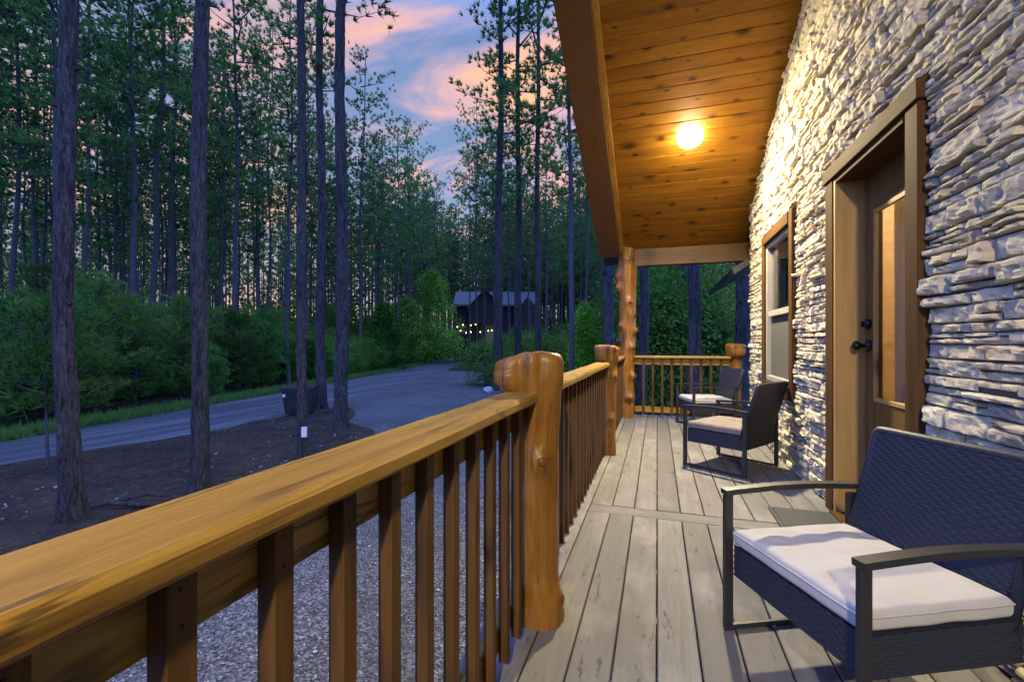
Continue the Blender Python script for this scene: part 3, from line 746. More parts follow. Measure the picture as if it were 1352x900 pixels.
mb = MB(); mb.box((-.055, -.004, -.11), (.055, .0, .11)); o = mb.build('paper_notice', M['paper'], None, (p.x + dirc.x*.135 + .03, p.y + dirc.y*.135, GZ + .62), math.atan2(dirc.y, dirc.x) + PI/2)
tag(o, 'small white paper notice fixed to the slim pine trunk', 'notice')

# ------------------------------------------------------------------ far cabin with string lights
def far_cabin():
    p = at(655, 60); rz = math.atan2(p.y, p.x) - PI/2
    o = empty('far_cabin', (p.x, p.y, GZ), rz)
    mb = MB(); mb.box((-5.2, 0, 0), (5.1, 7, 7.2)); mb.build('wall', M['cabin_log'], o)
    rb = MB(); rb.prism([(-.8, 7.25), (3.5, 9.4), (7.8, 7.25), (7.8, 7.45), (3.5, 9.6), (-.8, 7.45)], 0, -5.6, 5.4)
    rf = rb.build('roof', M['metal_roof'], o)
    g = MB(); g.prism([(-3.4, 4.9), (0.6, 4.9), (.6, 7.0), (-1.4, 9.2), (-3.4, 7.0)], 1, -1.6, 1.8); g.build('gable', M['cabin_log'], o)
    g = MB(); g.prism([(-3.7, 6.75), (-1.4, 9.28), (.9, 6.75), (.9, 6.95), (-1.4, 9.5), (-3.7, 6.95)], 1, -2.0, 2.0); g.build('gable_roof', M['dark_roof'], o)
    g = MB(); g.prism([(2.9, 2.6), (5.3, 2.6), (5.3, 7.0), (4.1, 8.5), (2.9, 7.0)], 1, -1.2, -.02); g.build('wing', M['cabin_log'], o)
    g = MB(); g.box((-1.6, -.06, 1.6), (.4, -.003, 5.0)); g.build('porch_wall', M['cabin_tan'], o)
    g = MB(); g.box((-5.4, -2.2, 1.9), (2, -.08, 2.1)); g.build('porch_floor', M['cabin_log'], o)
    for x in (-5.2, -3.3, -1.8, .5):
        c = MB(); c.tube([(x, -2.0, 0), (x, -2.0, 4.85)], .12, 8); c.build('porch_post', M['cabin_log'], o)
    for x in (-4.4, 1.2, 1.95):
        c = MB(); c.box((x, -.05, 5.2), (x+.8, -.003, 6.4)); w = c.build('window', M['dark_room'], o)
    tag(o, 'dark two storey cabin with pale metal roof seen through the trees', 'cabin')
    s = empty('string_lights', (p.x, p.y, GZ), rz)
    pts = [(-4.9, 4.5), (-4.2, 4.75), (-3.2, 4.7), (-2.6, 4.8)], [(-4.5, 4.0), (-3.8, 3.75), (-3.2, 3.85)], [(-2.0, 3.85), (-1.45, 4.0), (-1.0, 4.0), (-.55, 4.05), (-.1, 4.2), (.3, 4.35)]
    cb = MB()
    for row in pts:
        cb.tube([(x, -2.3, z + .12) for x, z in row], .012, 4)
        for x, z in row:
            b = MB(); b.lathe([(.01, -.08), (.05, -.05), (.065, 0), (.04, .05), (.02, .08)], 10, 0, Matrix.Translation((x, -2.3, z))); b.build('bulb', M['bulb'], s)
    cb.build('cable', M['cable'], s); tag(s, 'warm glowing string lights along the far cabin porch', 'string lights')
far_cabin()

# ------------------------------------------------------------------ the cabin and porch
WX = 1.14                       # wall plane
def ceil_z(y): return 2.50 + .5*(7.0 - y)
RIDGE = 1.2
cabin = empty('cabin', (2.5, 3.0, 0)); OFF = Vector((-2.5, -3.0, 0))
def part(mb, name, mat, parent=None):
    if parent is None: return mb.build(name, mat, cabin, OFF)
    return mb.build(name, mat, parent)
DOOR = (2.46, 3.62, 0.0, 2.28); WIN = (4.44, 5.62, .62, 2.27)       # outer edges of the casings (y0,y1,z0,z1)
YE = 6.42
def stone_wall():
    rnd = random.Random(11); V = []; F = []; T = []
    def stone(y0, y1, z0, z1):
        w, h = y1 - y0, z1 - z0
        if w < .03 or h < .014: return
        nu = max(5, min(16, int(w/.020))); nv = max(5, min(9, int(h/.009)))
        prot = rnd.uniform(.010, .028) if rnd.random() < .85 else rnd.uniform(.028, .046)
        ph = Vector((rnd.random()*50, rnd.random()*50, rnd.random()*50)); tilt = rnd.uniform(-.25, .25); tw = rnd.uniform(-.018, .018)
        b = len(V); tint = rnd.random()
        ss = [0, .012/w if w > .05 else .2] + [i/(nu-2) for i in range(1, nu-2)] + [1 - (.012/w if w > .05 else .2), 1]
        ts = [0, min(.2, .006/h)] + [i/(nv-2) for i in range(1, nv-2)] + [1 - min(.2, .006/h), 1]
        for it, t in enumerate(ts):
            for js, s in enumerate(ss):
                y = y0 + w*s; z = z0 + h*t
                q = Vector((0, y*6, z*9)) + ph
                edge = js in (0, len(ss)-1) or it in (0, len(ts)-1)
                jz = .005*noise.noise(Vector((y*14, z0*7, 1)) + ph); jy = .008*noise.noise(Vector((3, y0*9, z*22)) + ph)
                z += jz * (1 if it > len(ts)//2 else -.4) + .003*noise.noise(Vector((y*1.6, z*2.5, 4)))
                y += jy
                if edge: d = .002
                else:
                    e = min(min(s, 1-s)*w/.014, min(t, 1-t)*h/.009, 1)
                    d = prot*(.55 + .45*e**.5) + tilt*(t - .5)*h + tw*(s - .5)
                    d += .010*noise.noise(q*1.3) + .011*noise.noise(q*3.5 + Vector((5, 1, 2))) + .008*noise.noise(q*8)
                    d = d*.75 + .25*math.floor(d/.012 + .5)*.012
                    d = max(.006, d)
                V.append((WX - d, y, z))
        n = len(ss)
        for i in range(len(ts)-1):
            for j in range(n-1):
                a = b + i*n + j; F.append((a, a+1, a+n+1)); F.append((a, a+n+1, a+n)); T.extend((tint, tint))
    def cut(y0, y1, z0, z1):
        """stones stop at the casings"""
        for (a, b_, c, d) in (DOOR, WIN):
            if z1 > c + .004 and z0 < d - .004 and y1 > a and y0 < b_:
                out = []
                if y0 < a - .03: out += cut(y0, a - .004, z0, z1)
                if y1 > b_ + .03: out += cut(b_ + .004, y1, z0, z1)
                return out
        return [(y0, y1, z0, z1)]
    z = .005
    while z < 5.0:
        h = rnd.choice([.032, .040, .046, .052, .060, .070, .085]); y = .9 - rnd.random()*.2
        while y < YE:
            w = rnd.uniform(.07, .34); y1 = min(y + w, YE + .02)
            if YE - y1 < .06: y1 = YE + .02
            top = z + h
            if top < ceil_z(y1) + .3:
                r_ = rnd.random()
                if r_ < .35 and h > .045:
                    m = z + h*rnd.uniform(.35, .65); ym = y + w*rnd.uniform(.3, .7)
                    pcs = [(y, y1, z, m - .004)]
                    pcs += [(y, min(ym, y1), m, top - .004), (min(ym, y1) + .004, y1, m, top - .004)] if r_ < .2 else [(y, y1, m, top - .004)]
                else: pcs = [(y, y1, z, top - .004)]
                for pc in pcs:
                    for c in cut(pc[0], pc[1] - .004, pc[2], pc[3]): stone(*c)
            y = y1
        z += h
    return np_mesh('stone_wall', np.array(V), np.array(F), M['stone'], attr=T)
link('stone_wall', stone_wall(), cabin, OFF)
# solid wall behind the stones, with the door and window openings left out
dI = (2.57, 3.47, 2.19); wI = (4.54, 5.52, .72, 2.17)
mb = MB(); X0, X1 = WX + .004, WX + .16
def strip(y0, y1, z0, z1=None):
    if z1 is None: mb.prism([(y0, z0), (y1, z0), (y1, ceil_z(y1) + .02), (y0, ceil_z(y0) + .02)], 0, X0, X1)
    else: mb.box((X0, y0, z0), (X1, y1, z1))
def lowz(y): return ceil_z(y) if y > RIDGE else ceil_z(2*RIDGE - y)
mb.prism([(-5.2, GZ), (dI[0], GZ), (dI[0], ceil_z(dI[0])), (RIDGE, ceil_z(RIDGE)), (-5.2, lowz(-5.2))], 0, X0, X1)
strip(dI[0], dI[1], dI[2]); strip(dI[0], dI[1], GZ, -.002); strip(dI[1], wI[0], GZ); strip(wI[0], wI[1], GZ, wI[2]); strip(wI[0], wI[1], wI[3]); strip(wI[1], YE, GZ)
mb.box((X1, YE - .16, GZ), (5.0, YE, 2.75)); part(mb, 'backing_wall', M['caulk'])
# room behind
mb = MB(); mb.box((3.0, 1.2, -.05), (3.06, YE - .2, 2.75)); mb.box((X1, 1.2, 2.7), (3.0, YE - .2, 2.76)); mb.box((X1, 1.2, -.06), (3.0, YE - .2, -.01)); mb.box((X1, 1.14, -.05), (3.0, 1.2, 2.75)); mb.box((X1 + .01, 3.95, -.01), (3.0, 4.0, 2.7))
part(mb, 'room_lining', M['inside'])

# ceiling boards, each with bevelled edges
def ceiling():
    V = []; F = []; T = []; rnd = random.Random(3)
    c = 1 / math.sqrt(1.25); along = Vector((0, c, -.5*c)); nor = Vector((0, -.5*c, -c))
    L = (7.0 - RIDGE) / c; n = int(L / .14); pw = L / n; g = .009
    for i in range(n):
        xs = [-.50, 1.16]
        t = rnd.random()
        o = Vector((0, RIDGE, ceil_z(RIDGE))) + along*(i*pw)
        prof = [(0, .007), (g, 0), (pw - g, 0), (pw, .007)]
        b = len(V)
        for x in xs:
            for (q, d) in prof: V.append(o + along*q - nor*d + Vector((x, 0, 0)))
        for k in range(3): F.append((b+k, b+k+1, b+4+k+1, b+4+k)); T.append(t)
    return np_mesh('porch_ceiling', np.array([tuple(v) for v in V]), np.array(F), M['ceil'], attr=T)
link('porch_ceiling', ceiling(), cabin, OFF)
# the slope on the other side of the ridge and the roof deck over both
mb = MB(); yb = -5.4
mb.prism([(RIDGE, ceil_z(RIDGE) + .014), (yb, lowz(yb) + .014), (yb, lowz(yb) + .2), (RIDGE, ceil_z(RIDGE) + .22), (7.35, ceil_z(7.35) + .22), (7.35, ceil_z(7.35) + .014)], 0, -.80, 5.2)
part(mb, 'roof', M['dark_roof'])
mb = MB()
for (xa, xb, dz) in ((-.835, -.535, .145), ):
    mb.prism([(RIDGE, ceil_z(RIDGE) - dz), (6.92, ceil_z(6.92) - dz), (6.92, ceil_z(6.92) + .012), (RIDGE, ceil_z(RIDGE) + .012)], 0, xa, xb)
    mb.prism([(RIDGE - .003, ceil_z(RIDGE) - dz), (RIDGE - .003, ceil_z(RIDGE) + .012), (-5.2, lowz(-5.2) + .012), (-5.2, lowz(-5.2) - dz)], 0, xa, xb)
part(mb, 'rake_board', M['rake'])
mb = MB(); mb.prism([(RIDGE, ceil_z(RIDGE) - .07), (6.98, ceil_z(6.98) - .07), (6.98, ceil_z(6.98) - .004), (RIDGE, ceil_z(RIDGE) - .004)], 0, -.530, -.478); part(mb, 'edge_trim', M['rail'])
mb = MB(); mb.box((-.40, 7.0, 2.255), (WX + .6, 7.13, 2.515), bev=.006); part(mb, 'cross_beam', M['beam'])
# low eave of the rear roof beyond the corner
mb = MB(); mb.prism([(.96, 2.02), (2.4, 2.92), (2.4, 3.00), (.94, 2.10)], 1, 6.6, 9.6); part(mb, 'rear_eave', M['dark_roof'])

# door casing, jamb and door
CX = WX - .045
mb = MB(); mb.box((CX, 3.49, .0), (WX + .02, 3.62, 2.19), bev=.004); part(mb, 'door_casing', M['casing'])
mb = MB(); mb.box((CX, 2.46, .0), (WX + .02, 2.57, 2.19), bev=.004); part(mb, 'door_casing', M['casing'])
mb = MB(); mb.box((CX - .012, 2.44, 2.193), (WX + .02, 3.64, 2.285), bev=.005); part(mb, 'door_casing', M['casing_y'])
mb = MB(); mb.box((CX + .006, 3.455, 0), (1.35, 3.4885, 2.187), bev=.002); part(mb, 'door_jamb', M['jamb'])
mb = MB(); mb.box((CX + .02, 2.572, 0), (1.35, 2.60, 2.187), bev=.002); part(mb, 'door_jamb', M['casing'])
mb = MB(); mb.box((CX + .006, 2.602, 2.155), (1.35, 3.453, 2.189), bev=.002); part(mb, 'head_jamb', M['casing_y'])
mb = MB(); mb.box((CX - .03, 2.602, .0), (1.35, 3.453, .028), bev=.004); part(mb, 'threshold', M['casing_y'])
door = MB()
XD0, XD1 = 1.262, 1.305; y0, y1 = 2.605, 3.45; st = .135
door.box((XD0, y1 - st, .03), (XD1, y1, 2.15), bev=.003); door.box((XD0, y0, .03), (XD1, y0 + st, 2.15), bev=.003)
door.box((XD0, y0 + st + .001, 1.93), (XD1, y1 - st - .001, 2.15), bev=.003); door.box((XD0, y0 + st + .001, .58), (XD1, y1 - st - .001, .76), bev=.003); door.box((XD0, y0 + st + .001, .03), (XD1, y1 - st - .001, .24), bev=.003)
door.box((XD0 + .012, y0 + st + .002, .241), (XD1 - .01, y1 - st - .002, .579))
d_o = part(door, 'door', M['doorwood'])
g = MB()
for (a, b) in (((XD0 - .008, y1 - st - .028, .762), (XD0 + .012, y1 - st - .002, 1.928)), ((XD0 - .008, y0 + st + .002, .762), (XD0 + .012, y0 + st + .028, 1.928)),
               ((XD0 - .0075, y0 + st + .029, .762), (XD0 + .012, y1 - st - .029, .788)), ((XD0 - .0075, y0 + st + .029, 1.902), (XD0 + .012, y1 - st - .029, 1.928))): g.box(a, b, bev=.003)
part(g, 'glazing_bead', M['jamb'], d_o)
g = MB(); g.box((XD0 + .014, y0 + st + .003, .764), (XD0 + .020, y1 - st - .003, 1.926)); part(g, 'pane', M['glass'], d_o)
for z, nm in ((1.235, 'deadbolt'), (1.10, 'handle')):
    k = MB(); yk = y1 - .065; Mx = Matrix.Translation((XD0, yk, z)) @ Matrix.Rotation(-PI/2, 4, 'Y')
    if nm == 'deadbolt': k.lathe([(.031, 0), (.033, .006), (.028, .022), (.012, .026), (.010, .032)], 20, 0, Mx); k.box((XD0 - .046, yk - .006, z - .018), (XD0 - .026, yk + .006, z + .018), bev=.003)
    else: k.lathe([(.034, 0), (.036, .006), (.030, .014), (.013, .020), (.012, .045), (.022, .052), (.031, .066), (.030, .078), (.018, .088), (.004, .090)], 24, 0, Mx)
    part(k, nm, M['black'], d_o)
k = MB(); k.lathe([(.004, 0), (.004, .003), (.002, .004)], 12, 0, Matrix.Translation((XD0 - .008, y1 - st - .015, 1.13)) @ Matrix.Rotation(-PI/2, 4, 'Y')); part(k, 'screw', M['chrome'], d_o)
# curtain behind the door glass
def curtain_mesh():
    mb = MB(); n = 60; vs = []; fs = []
    for j, z in enumerate((.5, 1.2, 2.1)):
        for i in range(n+1):
            y = 3.06 + .30*i/n; vs.append((1.40 + .022*math.sin(i*.8 + j*.2), y, z))
    for j in range(2):
        for i in range(n): fs.append((j*(n+1)+i, j*(n+1)+i+1, (j+1)*(n+1)+i+1, (j+1)*(n+1)+i))
    mb.add(vs, fs, 0, True); return mb
tag(curtain_mesh().build('curtain', M['curtain']), 'pale hanging curtain seen through the door glass', 'curtain')

# window
ws = MB(); 
win = MB(); a, b, c, d = WIN
w_o = empty('window', OFF); w_o.parent = cabin
for (p0, p1, nm, mm) in (((CX, a, c), (WX + .02, a + .10, d), 'side_casing', 'casing'), ((CX, b - .10, c), (WX + .02, b, d), 'side_casing', 'casing'),
                         ((CX - .008, a + .102, d - .10), (WX + .02, b - .102, d + .001), 'head_casing', 'casing_y'), ((CX - .008, a + .102, c - .001), (WX + .02, b - .102, c + .10), 'sill', 'casing_y')):
    h = MB(); h.box(p0, p1, bev=.004); part(h, nm, M[mm], w_o)
f = MB(); ya, yb_, za, zb = a + .103, b - .103, c + .103, d - .103; zm = 1.42
for (p0, p1) in (((WX - .02, ya, za), (WX + .05, ya + .034, zb)), ((WX - .02, yb_ - .034, za), (WX + .05, yb_, zb)), ((WX - .019, ya + .046, zb - .045), (WX + .05, yb_ - .046, zb)), ((WX - .019, ya + .046, za), (WX + .05, yb_ - .046, za + .05)), ((WX - .012, ya + .046, zm - .03), (WX + .05, yb_ - .046, zm + .03))): f.box(p0, p1, bev=.004)
part(f, 'sash_frame', M['vinyl'], w_o)
g = MB(); g.box((WX + .03, ya + .046, zm + .031), (WX + .036, yb_ - .046, zb - .046)); part(g, 'pane', M['glass'], w_o)
g = MB(); g.box((WX + .02, ya + .046, za + .051), (WX + .026, yb_ - .046, zm - .031)); part(g, 'screen', M['blind'], w_o)
tag(cabin, 'stone faced log cabin with knotty pine porch ceiling, wooden door and window', 'cabin')

# ceiling light
lx, ly = .335, 5.27; lz = ceil_z(ly); nrm = Vector((0, -.4472, -.8944))
Mx = Matrix.Translation((lx, ly, lz)) @ Vector((0, 0, 1)).rotation_difference(nrm).to_matrix().to_4x4()
L_o = empty('ceiling_light', (0, 0, 0)); L_o.matrix_world = Mx
g = MB(); g.lathe([(.118, .001), (.120, .008), (.118, .014), (.110, .016)], 40); g.build('trim_ring', M['white_trim'], L_o)
g = MB(); g.lathe([(.126, .0145), (.134, .030), (.130, .055), (.114, .080), (.084, .100), (.042, .111), (.004, .114)], 40); g.build('diffuser', M['lens'], L_o)
tag(L_o, 'round lit lamp on the knotty pine porch ceiling', 'ceiling light')
def lamp_light(y, nrm, k=1.0):
    c = Vector((lx, y, lz))
    ld = bpy.data.lights.new('porch_lamp', 'POINT'); ld.energy = 14*k; ld.color = (1, .83, .50); ld.shadow_soft_size = .06
    lo = bpy.data.objects.new('porch_lamp', ld); COL.objects.link(lo); lo.location = c + nrm*.20
    ld = bpy.data.lights.new('porch_lamp_face', 'AREA'); ld.shape = 'DISK'; ld.size = .16; ld.energy = 172*k; ld.color = (1, .83, .50)
    lo = bpy.data.objects.new('porch_lamp_face', ld); COL.objects.link(lo); lo.matrix_world = Matrix.Translation(c + nrm*.118) @ Vector((0, 0, -1)).rotation_difference(nrm).to_matrix().to_4x4()
lamp_light(ly, nrm)
lamp_light(2*RIDGE - ly, Vector((0, .4472, -.8944)), .9)                # its twin on the other slope of the same ceiling
mb = MB(); mb.prism([(RIDGE, ceil_z(RIDGE)), (yb, lowz(yb)), (yb, lowz(yb) + .01), (RIDGE, ceil_z(RIDGE) + .01)], 0, -.50, WX + .02); part(mb, 'porch_ceiling', M['ceil'])
ld = bpy.data.lights.new('room_fill_light', 'POINT'); ld.energy = 95; ld.color = (1, .82, .52); ld.shadow_soft_size = .15  # unseen light added indoors so the door glass glows
lo = bpy.data.objects.new('room_fill_light', ld); COL.objects.link(lo); lo.location = (1.75, 2.9, 2.3)

# ------------------------------------------------------------------ deck
deck = empty('deck', (.4, 3, 0)); tag(deck, kind='structure')
def boards():
    V = []; F = []; T = []; mi = []; rnd = random.Random(5)
    def bd(x0, x1, y0, y1, m):
        b = len(V); t = rnd.random(); dz = rnd.uniform(-.0025, .0015); e = .004
        pr = [(x0, x1, y0, y1, -.03), (x0, x1, y0, y1, -e + dz), (x0+e, x1-e, y0+e, y1-e, dz)]
        for (a, c, d_, g_, z) in pr: V.extend([(a, d_, z), (c, d_, z), (c, g_, z), (a, g_, z)])
        for i in range(2):
            for k in range(4): F.append((b+i*4+k, b+i*4+(k+1) % 4, b+i*4+4+(k+1) % 4, b+i*4+4+k)); T.append(t); mi.append(m)
        F.append((b+8, b+9, b+10, b+11)); T.append(t); mi.append(m)
    def run(y0, y1, xa, xb, off=0):
        x = xa + off
        while x < xb:
            bd(x, min(x + .141, xb), y0, y1, 0); x += .147
    run(-1.6, 3.04, -.44, WX - .004); bd(-.44, WX - .004, 3.046, 3.186, 1); run(3.192, 7.35, -.44, WX - .004); run(YE + .01, 7.35, WX, 2.2)
    bd(-.66, -.446, -1.6, 7.35, 0)
    return np_mesh('deck_boards', np.array(V), np.array(F), [M['deck'], M['deck_x']], mi=mi, attr=T)
link('deck_boards', boards(), deck, (-.4, -3, 0))
mb = MB(); mb.box((-.655, -1.6, -.26), (-.617, 7.35, -.032)); mb.box((-.616, 7.30, -.26), (2.2, 7.345, -.032))
for y in (-1.0, 1.9, 4.7, 7.1): mb.box((-.60, y - .07, GZ), (-.46, y + .07, -.033))
for y in np.arange(-1.4, 7.2, .42): mb.box((-.616, y, -.2), (WX, y + .04, -.033))
mb.build('deck_framing', M['beam'], deck, (-.4, -3, 0))

# ------------------------------------------------------------------ log posts
def log_post(name, loc, h, prof, knots, seed, label, head=None, n=56, rings=64, grooves=0.06, lean=(0, 0), notches=(), facets=(), slope=0.0):
    """peeled cedar log: rounded column with swelling, flutes, knots; head = (z0, dir, size) burl on top"""
    o = empty(name, loc); vs = []; fs = []
    ph = seed*7.3
    zs = [h*i/rings for i in range(rings+1)]
    def rad(z, w):
        t = z/h
        for (t0, r0), (t1, r1) in zip(prof, prof[1:]):
            if t0 <= t <= t1: 
                q = (t-t0)/(t1-t0+1e-9); q = q*q*(3-2*q); r = r0 + (r1-r0)*q; break
        r *= 1 + grooves*math.cos(3*w + ph + .8*z) + grooves*.6*math.cos(5*w - ph + 1.5*z)
        r *= 1 + .10*noise.noise(Vector((math.cos(w)*1.5 + ph, math.sin(w)*1.5, z*3))) + .045*noise.noise(Vector((math.cos(w)*4 + ph, math.sin(w)*4, z*8)))
        for (kz, ka, ks, kr) in knots:
            da = (w - ka + PI) % (2*PI) - PI; dd = ((z-kz)/ks)**2 + (da*prof[0][1]/ks)**2
            r += kr*math.exp(-dd)
        if head:
            hz, ha, hs, hw = head
            if z > hz:
                da = (w - ha + PI) % (2*PI) - PI; r += hs*math.exp(-(da/hw)**4)*min(1, (z-hz)/.02)*(1 + .35*noise.noise(Vector((w*2.5, z*16, ph))))
        for (fa, fo, fz) in facets:
            if z > fz and math.cos(w - fa) > .25: r = min(r, (fo + .006*noise.noise(Vector((w*3, z*12, ph))))/math.cos(w - fa))
        for (na, nd, nw) in notches:
            da = (w - na + PI) % (2*PI) - PI; r -= nd*math.exp(-(da/nw)**2)*(.35 + .65*min(1, z/(h*.8)))
        if h - z < .014: r *= 1 - .07*(1 - (h-z)/.014)**2
        return r
    for z in zs:
        for k in range(n):
            w = 2*PI*k/n; r = rad(z, w)
            vs.append((r*math.cos(w) + lean[0]*z, r*math.sin(w) + lean[1]*z, z + (.012*math.cos(w + ph) if z == h else 0) - (slope*max(0, r - .095) if z > h*.95 and head else 0)))
    m = len(zs)
    for i in range(m-1):
        for k in range(n): fs.append((i*n+k, i*n+(k+1) % n, (i+1)*n+(k+1) % n, (i+1)*n+k))
    top = len(vs)
    for k in range(n):
        x, y_, z_ = vs[(m-1)*n+k]; vs.append((x*.82, y_*.82, z_ + .010))
    for k in range(n): fs.append(((m-1)*n+k, (m-1)*n+(k+1) % n, top+(k+1) % n, top+k))
    vs.append((lean[0]*h, lean[1]*h, h + .014)); 
    for k in range(n): fs.append((top+k, top+(k+1) % n, len(vs)-1))
    mb = MB(); mb.add(vs, fs, 0, True); mb.build('log', M['log'], o)
    for (kz, ka, ks, kr) in knots:
        if kr < .018: continue
        r = rad(kz, ka); d = Vector((math.cos(ka), math.sin(ka), .15)).normalized(); c = Vector((lean[0]*kz, lean[1]*kz, kz)) + Vector((math.cos(ka), math.sin(ka), 0))*(r - .004)
        kb = MB(); kb.lathe([(ks*.50, -.012), (ks*.42, .002), (ks*.25, .006), (.002, .005)], 14, 0, Matrix.Translation(c) @ Vector((0, 0, 1)).rotation_difference(d).to_matrix().to_4x4()); kb.build('knot', M['knot'], o)
    return tag(o, label, 'post')
PX = -.475
log_post('log_post', (PX, 1.80, 0), 1.065, [(0, .098), (.12, .086), (.45, .092), (.72, .090), (.86, .100), (.93, .112), (1, .114)],
         [(.66, -1.05, .042, .030), (.10, -.1, .05, .022), (.02, .35, .04, .02), (.30, -2.2, .05, .012), (.20, -1.0, .04, -.008), (.99, .1, .05, .020), (.955, 3.75, .035, .020), (1.03, 3.1, .04, -.022), (.5, -1.9, .07, .012)], 1,
         'nearest peeled log post with a wide burled top', head=(.925, 3.5, .078, .72), notches=((-1.95, .022, .13), (-1.1, .012, .2)), facets=((-1.2, .108, .90), (-2.45, .150, .93), (3.05, .178, .94), (.3, .108, .9)), slope=.30)
log_post('log_post', (PX + .005, 4.66, 0), 1.075, [(0, .080), (.2, .072), (.5, .080), (.8, .084), (.93, .105), (1, .112)],
         [(.36, -1.2, .05, .030), (.78, -.8, .05, .022), (.6, -2.4, .05, .015), (.88, -2.6, .06, .02)], 2, 'short log post in the middle of the long railing run', head=(.925, 3.4, .035, .9), notches=((-1.3, .010, .2),))
log_post('log_post', (-.435, 7.06, 0), 2.55, [(0, .118), (.2, .105), (.45, .118), (.7, .122), (.9, .138), (1, .142)],
         [(.30, -1.2, .06, .045), (.62, -.7, .06, .050), (.80, -2.5, .06, .045), (1.05, -.9, .06, .050), (1.30, -.3, .06, .060), (1.38, -2.5, .05, .040), (1.55, -.5, .05, .035), (1.72, -1.2, .05, .035), (1.95, -2.7, .06, .055), (1.15, -2.9, .05, .04), (2.12, -2.9, .09, .055), (2.35, -1.2, .04, .022)], 3,
         'tall knotty log post carrying the porch roof beam', grooves=.07, rings=150, notches=((-1.35, .022, .22), (-2.3, .012, .2)))
log_post('log_post', (1.07, 7.12, 0), 1.09, [(0, .075), (.4, .07), (.8, .085), (.93, .12), (1, .125)], [(.95, -1.2, .06, .04), (.7, -1.8, .05, .02)], 4, 'short log end post beside the corner of the stone wall', head=(.9, 3.5, .03, .8))

# ------------------------------------------------------------------ railings
def railing(ax, p0, p1, cross, label, n, sag=0.0, out=-1):
    """ax 'y' or 'x': runs from p0 to p1 at the given cross position; balusters stand on the deck side"""
    L = p1 - p0
    o = empty('deck_railing', (cross, p0, 0) if ax == 'y' else (p0, cross, 0), 0 if ax == 'y' else -PI/2)
    ml = M['rail']; g = MB()
    bm = bmesh.new()
    g = MB(); seg = max(2, int(L/.18)); vs = []; fs = []
    # cap rail with slightly eased, hand-planed edges
    for i in range(seg+1):
        y = L*i/seg; w0 = .004*noise.noise(Vector((p0 + y*2, 1, cross))); w1 = .004*noise.noise(Vector((p0 + y*2, 7, cross))); q = .006; hz = sag*math.sin(PI*i/seg)
        a, b = -.066 + w0, .066 + w1
        for (x, z) in ((a, .886), (a, .918 - q), (a + q, .924), (b - q, .924), (b, .918 - q), (b + w0*.5, .892), (b - q, .885)): vs.append((x, y, z + hz + .002*noise.noise(Vector((y*3, x*9, p0)))))
    k = 7
    for i in range(seg):
        for j in range(k): fs.append((i*k+j, (i+1)*k+j, (i+1)*k+(j+1) % k, i*k+(j+1) % k))
    fs += [tuple(range(k)), tuple(seg*k + j for j in range(k))[::-1]]
    g.add(vs, fs); g.build('cap_rail', ml, o)
    g = MB(); g.box((-.035, .005, .79), (.002, L - .005, .884), bev=.003); g.build('upper_rail', ml, o)
    g = MB(); g.box((-.035, .005, .075), (.002, L - .005, .160), bev=.003); g.build('lower_rail', ml, o)
    bb = MB(); bb.box((.0025, -.0165, .045), (.0335, .0165, .884), bev=.002)
    for z in (.86, .82, .14, .10): bb.lathe([(.0028, 0), (.0028, .0008), (.001, .001)], 8, 1, Matrix.Translation((.0335, .003*math.sin(z*50), z)) @ Matrix.Rotation(PI/2, 4, 'Y'))
    me = bb.mesh('baluster', [M['bal'], M['black']])
    sp = L / (n + 1) if n else 1
    for i in range(n): link('baluster', me, o, (0, sp*(i+1), 0), 0)
    return tag(o, label, 'railing')
RX = -.512
railing('y', -1.03, 1.735, RX, 'long near section of stained wooden railing crossing the lower left', 19)
railing('y', 1.865, 4.60, RX, 'section of stained railing between the two short log posts', 19)
railing('y', 4.72, 6.97, RX, 'short railing section running up to the tall roof post', 15)
railing('x', -.33, 1.0, 7.12, 'stained railing closing the far end of the porch', 9)

# ------------------------------------------------------------------ wicker chairs
def woven(w, h, du, dv, amp, f):
    """grid mesh of horizontal strands passing over and under upright stakes; f maps (s,t,d) to a point"""
    cols = int(w/du)*4; rows = int(h/dv)*5; S = []
    V = np.zeros(((rows+1)*(cols+1), 3))
    for j in range(rows+1):
        t = j/rows; row = t*h/dv
        for i in range(cols+1):
            s = i/cols; cl = s*w/du
            strand = abs(math.sin(PI*row))**.6
            ph = math.cos(PI*cl + PI*math.floor(row))
            V[j*(cols+1)+i] = f(s, t, amp*(.5*strand*(1 + ph) + .25*strand))
    i, j = np.meshgrid(np.arange(cols), np.arange(rows)); a = (j*(cols+1)+i).ravel()
    return V, np.stack([a, a+1, a+cols+2, a+cols+1], 1)
def merge(parts):
    Vs = []; Fs = []; b = 0
    for V, F in parts: Vs.append(V); Fs.append(F + b); b += len(V)
    return np.concatenate(Vs), np.concatenate(Fs)
CW, CD = .585, .56          # width between side frames, depth; local: faces -X, width along Y
